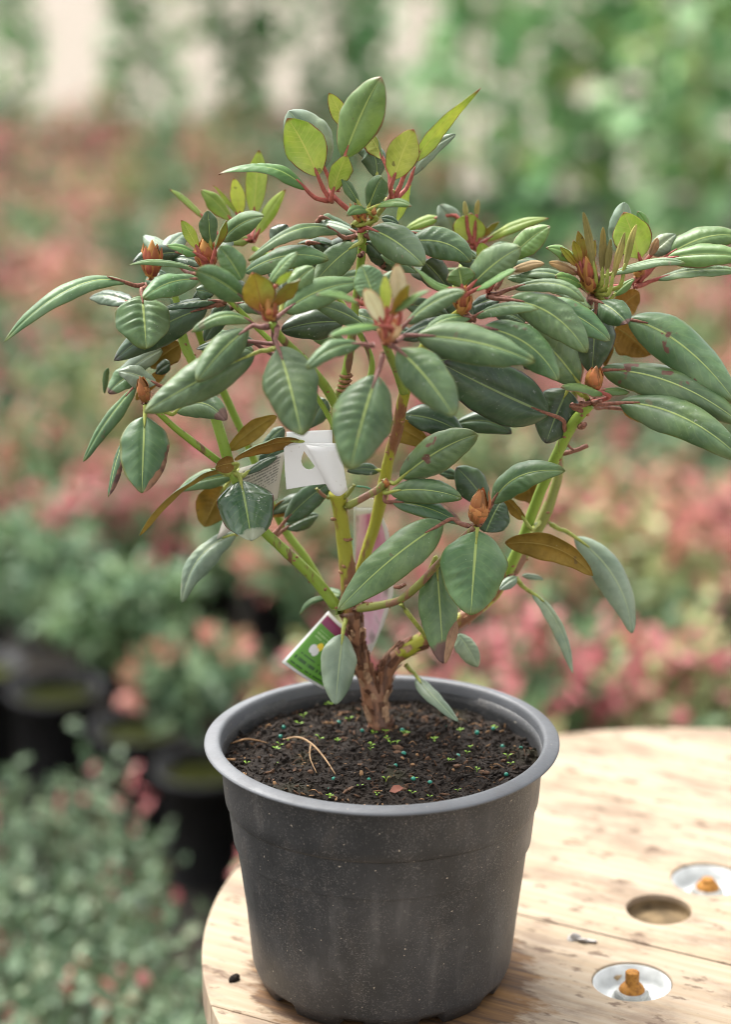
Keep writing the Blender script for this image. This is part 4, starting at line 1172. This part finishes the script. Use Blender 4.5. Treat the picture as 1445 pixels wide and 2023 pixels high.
# ---- right bud shoot
bud('d', 850, 850, 870, 735, -2.5, 92, 'scale2', 14, .12)
nf = (840, 905, -1.5)
for a in (
    ('b', 895, 862, -3, 716, 828, -5, 95, 75, (800, 830), nf, 'pet_r', 'u_o'),
    ('m', 968, 905, -2, 1500, 1150, -8, 175, 16, (1230, 960), nf, 'pet_b'),
    ('s', 895, 765, 0, 1500, 1000, -5, 165, 16, (1190, 815), (850, 860, 0), 'pet_b'),
    ('b', 893, 852, -1, 1012, 858, -1, 55, 50, None, nf, 'pet_b'),
    ('m', 980, 930, 2, 1130, 985, 3, 70, 150, None, nf, 'pet_b', 'u_u'),
    ('d', 905, 700, 3, 800, 620, 3, 140, 10, None, None, 'pet_b'),
): leaf('d', *a)
for (x, y, x2, y2) in ((835, 905, 760, 915), (845, 900, 800, 905), (850, 900, 885, 895)):
    a, b_ = X('d', x, y), X('d', x2, y2); stub(*a, d0 - 1.5, *b_, d0 - 3.5, 11)
# ---- right top whorl
ng = (850, 430, 2)
for a in (
    ('s', 1002, 545, 1, 1475, 905, -4, 195, 12, (1235, 655), (900, 440, 2), 'pet_b'),
    ('m', 950, 580, 4, 1095, 700, 4, 165, 172, None, None, 'pet_g', 'u_u'),
    ('m', 940, 530, 4, 1050, 430, 5, 110, 160, None, None, 'pet_g', 'u_u'),
    ('m', 930, 600, 5, 905, 750, 5, 60, 160, None, None, 'pet_g', 'u_u'),
    ('t', 878, 470, -.5, 1002, 562, -3, 125, 14, None, ng, 'pet_b'),
    ('b', 800, 300, 2, 655, 233, 1, 70, 40, None, ng, 'pet_g'),
    ('k', 790, 350, 1.5, 665, 300, .5, 50, 40, None, ng, 'pet_b'),
    ('b', 805, 400, 1, 690, 362, -1, 68, 40, None, ng, 'pet_g'),
    ('m', 800, 405, 3, 500, 372, 4, 70, 50, (650, 345), ng, 'pet_b'),
    ('p', 860, 335, .5, 813, 85, 0, 36, 20, None, ng, 'pet_g'),
    ('p', 893, 350, .5, 900, 152, 0, 34, 20, None, ng, 'pet_g'),
    ('p', 915, 350, 0, 932, 200, 0, 30, 20, None, ng, 'pet_g'),
    ('p', 935, 375, -.5, 990, 172, -1, 40, 40, None, ng, 'pet_g'),
    ('p', 985, 335, .5, 1037, 137, .5, 32, 20, None, ng, 'pet_g'),
    ('o', 815, 300, 1, 790, 165, 1.5, 44, 170, None, ng, 'pet_r'),
    ('o', 800, 310, 1, 768, 205, 1, 40, 170, None, ng, 'pet_r'),
    ('o', 790, 320, 1, 712, 232, 1, 40, 150, None, ng, 'pet_r'),
    ('o', 830, 330, 1, 862, 205, 2, 40, 170, None, ng, 'pet_r'),
    ('y', 1055, 285, 3, 985, 85, 3, 165, 178, None, (1040, 350, 2.5), 'pet_r'),
    ('g', 975, 275, 4, 988, 42, 5, 110, 10, None, None, 'pet_r'),
    ('b', 1090, 165, 4, 1045, 82, 4, 48, 10, None, None, 'pet_r'),
    ('g', 1105, 265, 4, 1208, 180, 5, 90, 20, None, (1050, 360, 3), 'pet_r'),
    ('k', 1098, 270, 3, 1130, 195, 3, 42, 30, None, None, 'pet_r'),
    ('b', 1170, 275, 4, 1500, 185, 4, 140, 25, (1330, 195), (1040, 385, 3), 'pet_r'),
    ('b', 1170, 285, 3, 1510, 275, 1, 115, 25, (1340, 265), (1040, 400, 3), 'pet_r'),
    ('m', 930, 350, 1, 1248, 293, -1, 70, 58, (1090, 303), ng, 'pet_g'),
    ('m', 1130, 372, 3, 1480, 335, 2, 85, 55, (1300, 335), (1030, 405, 2.5), 'pet_r', 'u_y'),
    ('b', 940, 445, 1, 1032, 368, 1, 52, 40, None, ng, 'pet_g'),
): leaf('d', *a)
bud('d', 845, 420, 820, 260, 1, 80, 'scale', 12, .35)
bud('d', 1040, 360, 1075, 290, 2.5, 55, 'scale', 6, .3)
stem([(1162, 580, d0 + 2, 17), (1180, 570, d0 + 2, 14), (1235, 565, d0 + 2.5, 13), (1262, 548, d0 + 3, 12)], 'pet_r', .03, 8)
stem([(1165, 605, d0 + 2, 18), (1170, 575, d0 + 2, 17), (1185, 545, d0 + 1, 14)], 'pet_p', .05, 8)
# ---- back right shoot
nh = (340, 235, 10)
for a in (('y', 312, 222, 10, 330, 88, 10, 140, 178), ('g', 275, 200, 11, 195, 55, 11, 105, 15), ('y', 195, 108, 11, 40, 165, 11, 56, 30),
          ('y', 385, 212, 10, 664, 104, 9, 62, 40), ('o', 370, 195, 10, 450, 125, 10, 34, 140), ('p', 310, 110, 10, 302, 38, 10, 24, 20),
          ('p', 352, 105, 10, 362, 32, 10, 24, 20), ('m', 405, 245, 10, 495, 220, 10, 44, 40)):
    leaf('d', *a, None, nh, 'pet_r')
# ---- lower left shoot (crop e)
bud('e', 350, 385, 316, 250, -2.5, 78, 'scale2', 12, .1)
ni = (350, 400, -2.5)
for a in (
    ('q', 345, 462, -3, 330, 848, -7, 240, 2, None, ni, 'pet_g'),
    ('q', 232, 590, -3, 160, 865, -5, 75, 50, None, None, 'pet_g'),
    ('m', 300, 308, 0, 32, 690, -1, 92, 42, (160, 480), (340, 395, -2), 'pet_b', 'u_u'),
    ('g', 400, 300, 0, 212, 235, 0, 120, 32, None, ni, 'pet_b'),
    ('t', 305, 235, 2, 160, 345, 1, 115, 20, None, None, 'pet_b'),
    ('m', 525, 100, 3, 375, 215, 4, 130, 170, None, None, 'pet_b', 'u_u'),
    ('m', 300, 380, 3, 470, 215, 4, 60, 160, None, None, 'pet_b', 'u_u'),
    ('g', 430, 130, 2, 175, 310, 2, 100, 18, None, None, 'pet_b'),
    ('t', 500, 440, -2, 748, 482, -5, 135, 12, (630, 395), (430, 430, -2), 'pet_g'),
    ('d', 470, 200, 2, 400, 250, 3, 70, 20, None, None, 'pet_b'),
    ('m', 160, 220, 3, 145, 350, 3, 40, 40, None, None, 'pet_b'),
): leaf('e', *a)
# ---- lower left node
nj = (785, 735, -1.2)
for a in (
    ('m', 768, 632, 0, 1005, 460, 1, 95, 160, None, None, 'pet_g', 'u_u'),
    ('d', 1040, 520, 2, 920, 640, 2, 90, 30, None, None, 'pet_g', 'u_u'),
    ('m', 1125, 588, -1, 790, 672, -3, 100, 125, (955, 605), (1290, 600, .5), 'pet_g', 'u_u'),
    ('d', 1060, 610, 1, 920, 695, 0, 100, 10, None, None, 'pet_g'),
    ('m', 792, 700, -2, 692, 722, -3.5, 85, 165, None, nj, 'pet_g', 'u_u'),
    ('w', 825, 785, -2, 880, 1088, -6, 275, 0, None, nj, 'pet_g'),
    ('m', 745, 748, -1.5, 308, 1052, -4, 120, 100, (560, 800), nj, 'pet_g', 'u_u', .1, 0, 25),
    ('m', 785, 760, 1, 510, 830, 1, 100, 20, None, nj, 'pet_g'),
    ('m', 745, 820, 3, 640, 1015, 3, 175, 172, None, nj, 'pet_g', 'u_u'),
    ('d', 850, 750, -1, 1010, 660, 0, 60, 45, None, nj, 'pet_g', 'u_u'),
    ('g', 800, 1055, 2, 522, 1398, 0, 150, 38, (625, 1165), (870, 1020, 1), 'pet_g', 'u_u'),
    ('d', 1048, 988, 1, 1285, 790, 1, 120, 8, None, (975, 1065, .5), 'pet_b'),
    ('d', 1050, 1025, 3, 1215, 955, 4, 100, 25, None, (990, 1060, 2), 'pet_b'),
    ('m', 1085, 895, 3, 975, 965, 3, 75, 165, None, None, 'pet_b', 'u_u'),
    ('d', 1180, 870, 2, 960, 950, 3, 90, 30, None, None, 'pet_b', 'u_u'),
    ('d', 1255, 380, 3, 1165, 520, 3, 110, 20, None, None, 'pet_b'),
): leaf('e', *a)
# ---- lower centre (crop f)
no = (425, 325, .5)
for a in (
    ('s', 482, 312, -1, 768, 148, -4, 138, 4, None, no, 'pet_g'),
    ('m', 440, 365, -1, 708, 388, -5, 95, 8, None, no, 'pet_g'),
    ('q', 450, 402, -1, 708, 482, -4, 80, 25, None, no, 'pet_b'),
    ('d', 800, 405, 0, 688, 272, 1, 115, 8, None, None, 'pet_b'),
    ('d', 800, 515, -2, 862, 395, 0, 130, 8, None, None, 'pet_b'),
    ('m', 825, 405, -2, 1097, 285, -4, 118, 28, (930, 305), (775, 490, -4), 'pet_b'),
    ('m', 767, 512, -5.5, 743, 828, -9, 245, 2, None, (760, 485, -5), 'pet_g'),
    ('m', 640, 482, -4, 237, 808, -8, 150, 8, (460, 605), (745, 495, -4.5), 'pet_b'),
    ('t', 615, 640, -3, 640, 1010, -5, 145, 6, None, (560, 715, -3.5), 'pet_g'),
    ('k', 690, 850, -5, 645, 1010, -6, 40, 30, None, None, 'pet_b'),
    ('g', 695, 900, -1, 772, 1022, -2, 80, 18, None, None, 'pet_b'),
    ('m', 945, 468, 0, 868, 383, 1, 55, 140, None, (1000, 480, 2), 'pet_g', 'u_u'),
    ('m', 430, 110, 1, 585, 188, 1, 88, 165, None, None, 'pet_g', 'u_u'),
    ('d', 495, 75, 1, 720, 150, 0, 110, 15, (610, 95), None, 'pet_g'),
    ('d', 690, 110, 3, 898, 145, 2, 85, 15, (800, 98), None, 'pet_g'),
    ('d', 400, 285, 1, 280, 285, 0, 48, 20, None, no, 'pet_g'),
    ('d', 700, 310, 2, 620, 290, 2, 40, 20, None, None, 'pet_g'),
    ('m', 875, 560, -1, 1208, 678, -5, 105, 150, (1055, 572), None, 'pet_g', 'u_u'),
    ('g', 1135, 535, 3, 1355, 895, 0, 125, 22, (1285, 690), (1035, 480, 4), 'pet_g', 'u_u'),
    ('g', 975, 745, 2, 1132, 1048, 0, 66, 48, (1070, 860), (915, 690, 3), 'pet_g', 'u_u'),
    ('m', 1012, 315, 3, 905, 385, 4, 125, 172, None, None, 'pet_g', 'u_u'),
    ('g', 935, 680, 3, 1018, 692, 3, 26, 30, None, None, 'pet_g'),
    ('g', 915, 685, 1, 850, 732, 0, 48, 25, None, None, 'pet_g'),
    ('g', 540, 1060, 0, 697, 1225, -4, 62, 32, (600, 1130), (500, 1015, 1.5), 'pet_g', 'u_u'),
    ('g', 262, 898, -2, 234, 1163, -5, 132, 2, None, (275, 830, -.3), 'pet_g'),
    ('m', 250, 755, 3, 180, 742, 4, 62, 25, None, None, 'pet_g', 'u_m'),
    ('m', 200, 765, 2, 97, 825, 2, 28, 40, (140, 775), None, 'pet_g', 'u_m'),
    ('b', 580, 880, -2, 560, 840, -2, 24, 30, None, (480, 785, -3), 'pet_g'),
): leaf('f', *a)
bud('f', 765, 478, 790, 348, -5, 92, 'scale2', 22, .1)
bud('f', 425, 345, 425, 308, -.5, 34, 'scale2', 6, .2)

# ---- leaves deep inside the crown that close the gaps between the shoots
rf = random.Random(11)
for (x, y) in ((430, 500), (500, 530), (580, 545), (620, 480), (660, 560), (760, 520), (800, 600), (860, 540), (930, 560), (990, 590), (1040, 640), (1080, 560), (960, 680),
               (850, 720), (560, 610), (470, 600), (330, 610), (400, 650), (300, 560), (690, 620), (610, 650), (1120, 680), (1010, 520), (740, 640), (890, 470), (360, 500), (420, 560), (540, 480), (580, 500), (640, 430), (690, 480), (790, 470), (840, 490), (300, 640), (260, 600), (640, 600), (720, 590)):
    a = rf.uniform(-.6, 3.7); L_ = rf.uniform(70, 115)
    leaf('s', rf.choice('dmmd'), x, y, rf.uniform(2, 5), x + L_ * math.cos(a), y - L_ * math.sin(a) * .5 + 18, rf.uniform(1, 7), rf.uniform(36, 56), rf.uniform(10, 60), None, (x - 14 * math.cos(a), y + 9, 4), 'pet_b')

# ================================================================ LABELS
def PL(px, py, d): return P(px, py, d + d0 / 100)
def paper(name, c=(0.84, 0.84, 0.825), var=.05):
    t = NT(name); o = t.coords()
    f = t.noise(o, 90, 4); g = t.step(t.noise(o, 260, 3), 0.66, 0.74)
    cc = t.mix(f, c, tuple(x * (1 - var) for x in c))
    cc = t.mix(t.math('MULTIPLY', g, 0.35), cc, (0.45, 0.40, 0.33))
    t.set(cc, 0.45, 0.4); t.thin(cc, 0.12)
    return t.m
WHITE = paper('white_label_plastic')
def sheet(name, rows, mat, parent, th=.0004):
    """rows of points -> thin curved sheet with UVs"""
    nu, nv = len(rows), len(rows[0])
    top = [p for r in rows for p in r]
    uv = [(j / (nv - 1), i / (nu - 1)) for i in range(nu) for j in range(nv)]
    nr = (rows[0][-1] - rows[0][0]).cross(rows[-1][0] - rows[0][0]).normalized()
    if nr.y > 0: nr = -nr
    v = top + [p - nr * th for p in top]
    K = len(top); f = []
    for i in range(nu - 1):
        for j in range(nv - 1):
            a = i * nv + j
            f.append((a, a + 1, a + nv + 1, a + nv)); f.append((a + K, a + nv + K, a + nv + 1 + K, a + 1 + K))
    ring = list(range(nv)) + [i * nv + nv - 1 for i in range(1, nu)] + [(nu - 1) * nv + j for j in range(nv - 2, -1, -1)] + [i * nv for i in range(nu - 2, 0, -1)]
    for k in range(len(ring)):
        a, b_ = ring[k], ring[(k + 1) % len(ring)]
        f.append((b_, a, a + K, b_ + K))
    return mesh(name, v, f, mat, parent, True, None, uv + uv)
def quad(c, n=8, m=8, bow=0.0):
    """bilinear patch between four (px, py, depth cm) corners: tl, tr, br, bl"""
    q = [PL(x, y, d / 100) for x, y, d in c]
    rows = []
    for i in range(n + 1):
        u = i / n
        a, b_ = q[0].lerp(q[3], u), q[1].lerp(q[2], u)
        rows.append([a.lerp(b_, j / m) + Vector((0, -bow * math.sin(math.pi * j / m), 0)) for j in range(m + 1)])
    return rows
lab = empty('plant_label', PL(620, 920, -.01), 'white plastic label looped round the stem, drop shaped hole in it', 'label')
# front panel with the hole: outline polygon, hole cut by triangulation
from mathutils.geometry import delaunay_2d_cdt
from mathutils import Vector as V2
def holed(outline, hole, mat, parent, name, depth, th=.0004):
    pts = [V2(p) for p in outline] + [V2(p) for p in hole]
    no_, nh_ = len(outline), len(hole)
    ed = [(i, (i + 1) % no_) for i in range(no_)] + [(no_ + i, no_ + (i + 1) % nh_) for i in range(nh_)]
    r = delaunay_2d_cdt(pts, ed, [], 1, 1e-4)
    vv, tris = r[0], r[2]
    def inside(p, poly):
        c = False
        for i in range(len(poly)):
            a, b_ = poly[i], poly[i - 1]
            if (a[1] > p[1]) != (b_[1] > p[1]) and p[0] < (b_[0] - a[0]) * (p[1] - a[1]) / (b_[1] - a[1]) + a[0]: c = not c
        return c
    f = []
    for t in tris:
        cx = sum(vv[i][0] for i in t) / 3; cy = sum(vv[i][1] for i in t) / 3
        if inside((cx, cy), outline) and not inside((cx, cy), hole): f.append(tuple(t))
    top = [PL(p[0], p[1], depth(p[0], p[1]) / 100) for p in vv]
    K = len(top)
    v = top + [p + Vector((0, th, 0)) for p in top]
    ff = f + [tuple(i + K for i in reversed(t)) for t in f] + [(a, b_, b_ + K, a + K) for a, b_ in ed]
    return mesh(name, v, ff, mat, parent, False)
hole = [(601, 891), (597, 901), (595, 911), (598, 920), (604, 926), (611, 928), (618, 926), (622, 921), (615, 911), (607, 900)]
holed([(561, 886), (565, 881), (608, 876), (672, 876), (668, 920), (645, 956), (612, 959), (566, 967), (563, 930)], hole, WHITE, lab, 'front_panel', lambda x, y: -1.6 - .004 * (x - 610))
rows = []
for i in range(9):
    u = i / 8
    a = PL(604 + (650 - 604) * u, 877 + (966 - 877) * u, (-1.9 - .3 * math.sin(math.pi * u)) / 100)
    b_ = PL(672 + (687 - 672) * u, 877 + (966 - 877) * u, -1.3 / 100)
    rows.append([a.lerp(b_, j / 8) + Vector((0, -.006 * math.sin(math.pi * j / 8) - .002, -.0035 * math.sin(math.pi * j / 8) * u)) for j in range(9)])
sheet('curled_flap', rows, WHITE, lab)
sheet('strap', quad([(566, 853, -.8), (657, 849, -.8), (657, 880, -1.0), (566, 880, -1.2)]), WHITE, lab)
def print_mat(name, kind):
    t = NT(name)
    uv = t.n('SeparateXYZ'); t.lk(t.coords('UV'), uv.inputs[0]); u, v = uv.outputs[0], uv.outputs[1]
    o = t.coords()
    white = (0.6, 0.6, 0.58)
    def band(x, a, b): return t.math('MULTIPLY', t.step(x, a - .01, a + .01), t.math('SUBTRACT', 1.0, t.step(x, b - .01, b + .01)))
    def box(a, b, c, d): return t.math('MULTIPLY', band(u, a, b), band(v, c, d))
    def words(n, a, b, c, d, sx):
        ln = t.math('LESS_THAN', t.math('FRACT', t.math('MULTIPLY', v, n)), 0.5)
        cb_ = t.n('CombineXYZ'); t.put(cb_.inputs[0], t.math('MULTIPLY', u, sx)); t.put(cb_.inputs[1], t.math('MULTIPLY', t.math('FLOOR', t.math('MULTIPLY', v, n)), 7.3))
        w = t.math('GREATER_THAN', t.noise(cb_.outputs[0], 1.0, 1), 0.43)
        return t.math('MULTIPLY', t.math('MULTIPLY', ln, w), box(a, b, c, d))
    if kind == 'text':
        c = t.mix(t.noise(o, 60, 3), (0.50, 0.47, 0.40), (0.56, 0.53, 0.46))
        c = t.mix(t.math('MULTIPLY', words(17, .10, .92, .06, .55, 45), .8), c, (0.10, 0.10, 0.09))
    elif kind == 'picture':
        f = t.noise(t.map(o, (1, 1, .35)), 60, 3)
        pink = t.ramp(f, [(0.3, (0.46, 0.09, 0.24)), (0.45, (0.62, 0.30, 0.46)), (0.6, (0.70, 0.48, 0.60)), (0.72, (0.10, 0.14, 0.08))])
        c = t.mix(box(.06, .88, .05, .90), white, pink)
    else:
        c = t.mix(box(.05, .97, .05, .96), white, (0.085, 0.25, 0.02))
        c = t.mix(box(.05, .97, .05, .20), c, (0.20, 0.025, 0.08))
        c = t.mix(t.math('MULTIPLY', words(16, .14, .9, .27, .40, 22), .5), c, (0.40, 0.55, 0.25))
        c = t.mix(t.math('MULTIPLY', words(9, .10, .9, .70, .92, 14), .85), c, (0.015, 0.05, 0.01))
        def disk(x, y, r): return t.math('LESS_THAN', t.math('ADD', t.math('POWER', t.math('SUBTRACT', u, x), 2.0), t.math('POWER', t.math('SUBTRACT', v, y), 2.0)), r * r)
        c = t.mix(disk(.40, .48, .07), c, (0.75, 0.55, 0.02))
        c = t.mix(t.math('MAXIMUM', disk(.30, .56, .075), disk(.38, .58, .07)), c, white)
    t.set(c, 0.4, 0.4)
    return t.m
# printed text side running down behind the leaves
t_ = print_mat('printed_text', 'text')
sheet('text_panel', quad([(474, 925, 1.0), (563, 892, .2), (548, 985, .6), (428, 1066, 1.6)], 10, 8, .004), t_, lab)
pic = empty('picture_label', PL(735, 1010, .03), 'curved plastic label with a pink flower picture hanging behind the stem', 'label')
rows = []
LFT = [(700, 1000), (700, 1075), (697, 1150), (690, 1215), (690, 1270), (712, 1297)]
RGT = [(748, 1000), (767, 1045), (781, 1120), (777, 1175), (758, 1235), (729, 1299)]
for i in range(26):
    s_ = i / 25 * 5; k = min(int(s_), 4); q = s_ - k
    a = Vector(LFT[k]).lerp(Vector(LFT[k + 1]), q); b_ = Vector(RGT[k]).lerp(Vector(RGT[k + 1]), q)
    rows.append([PL(*(a.lerp(b_, j / 8)), (3.2 + 1.0 * math.sin(math.pi * i / 25) + .8 * (j / 8)) / 100) for j in range(9)])
sheet('picture_panel', rows, print_mat('flower_picture', 'picture'), pic)
sheet('tab', quad([(712, 985, 2.6), (738, 985, 2.8), (745, 1003, 3.2), (702, 1003, 3.1)]), WHITE, pic)
care = empty('care_label', PL(640, 1285, .01), 'green care label with white border and weather icon left of the trunk', 'label')
sheet('care_panel', quad([(649, 1207, 2.0), (705, 1258, 1.6), (640, 1362, .4), (557, 1308, 1.0)], 8, 8, .003), print_mat('care_print', 'care'), care)
# green tie wire by the picture label
b = Buf(); tube(b, [PL(700, 960, .01), PL(730, 965, .025), PL(748, 985, .03), PL(742, 1000, .03)], [.0008] * 4, 6, 4)
tag(b.build('tie_wire', plain('tie_green', (0.02, 0.20, 0.10), .4)), 'thin green tie holding the picture label to the stem', 'tie')
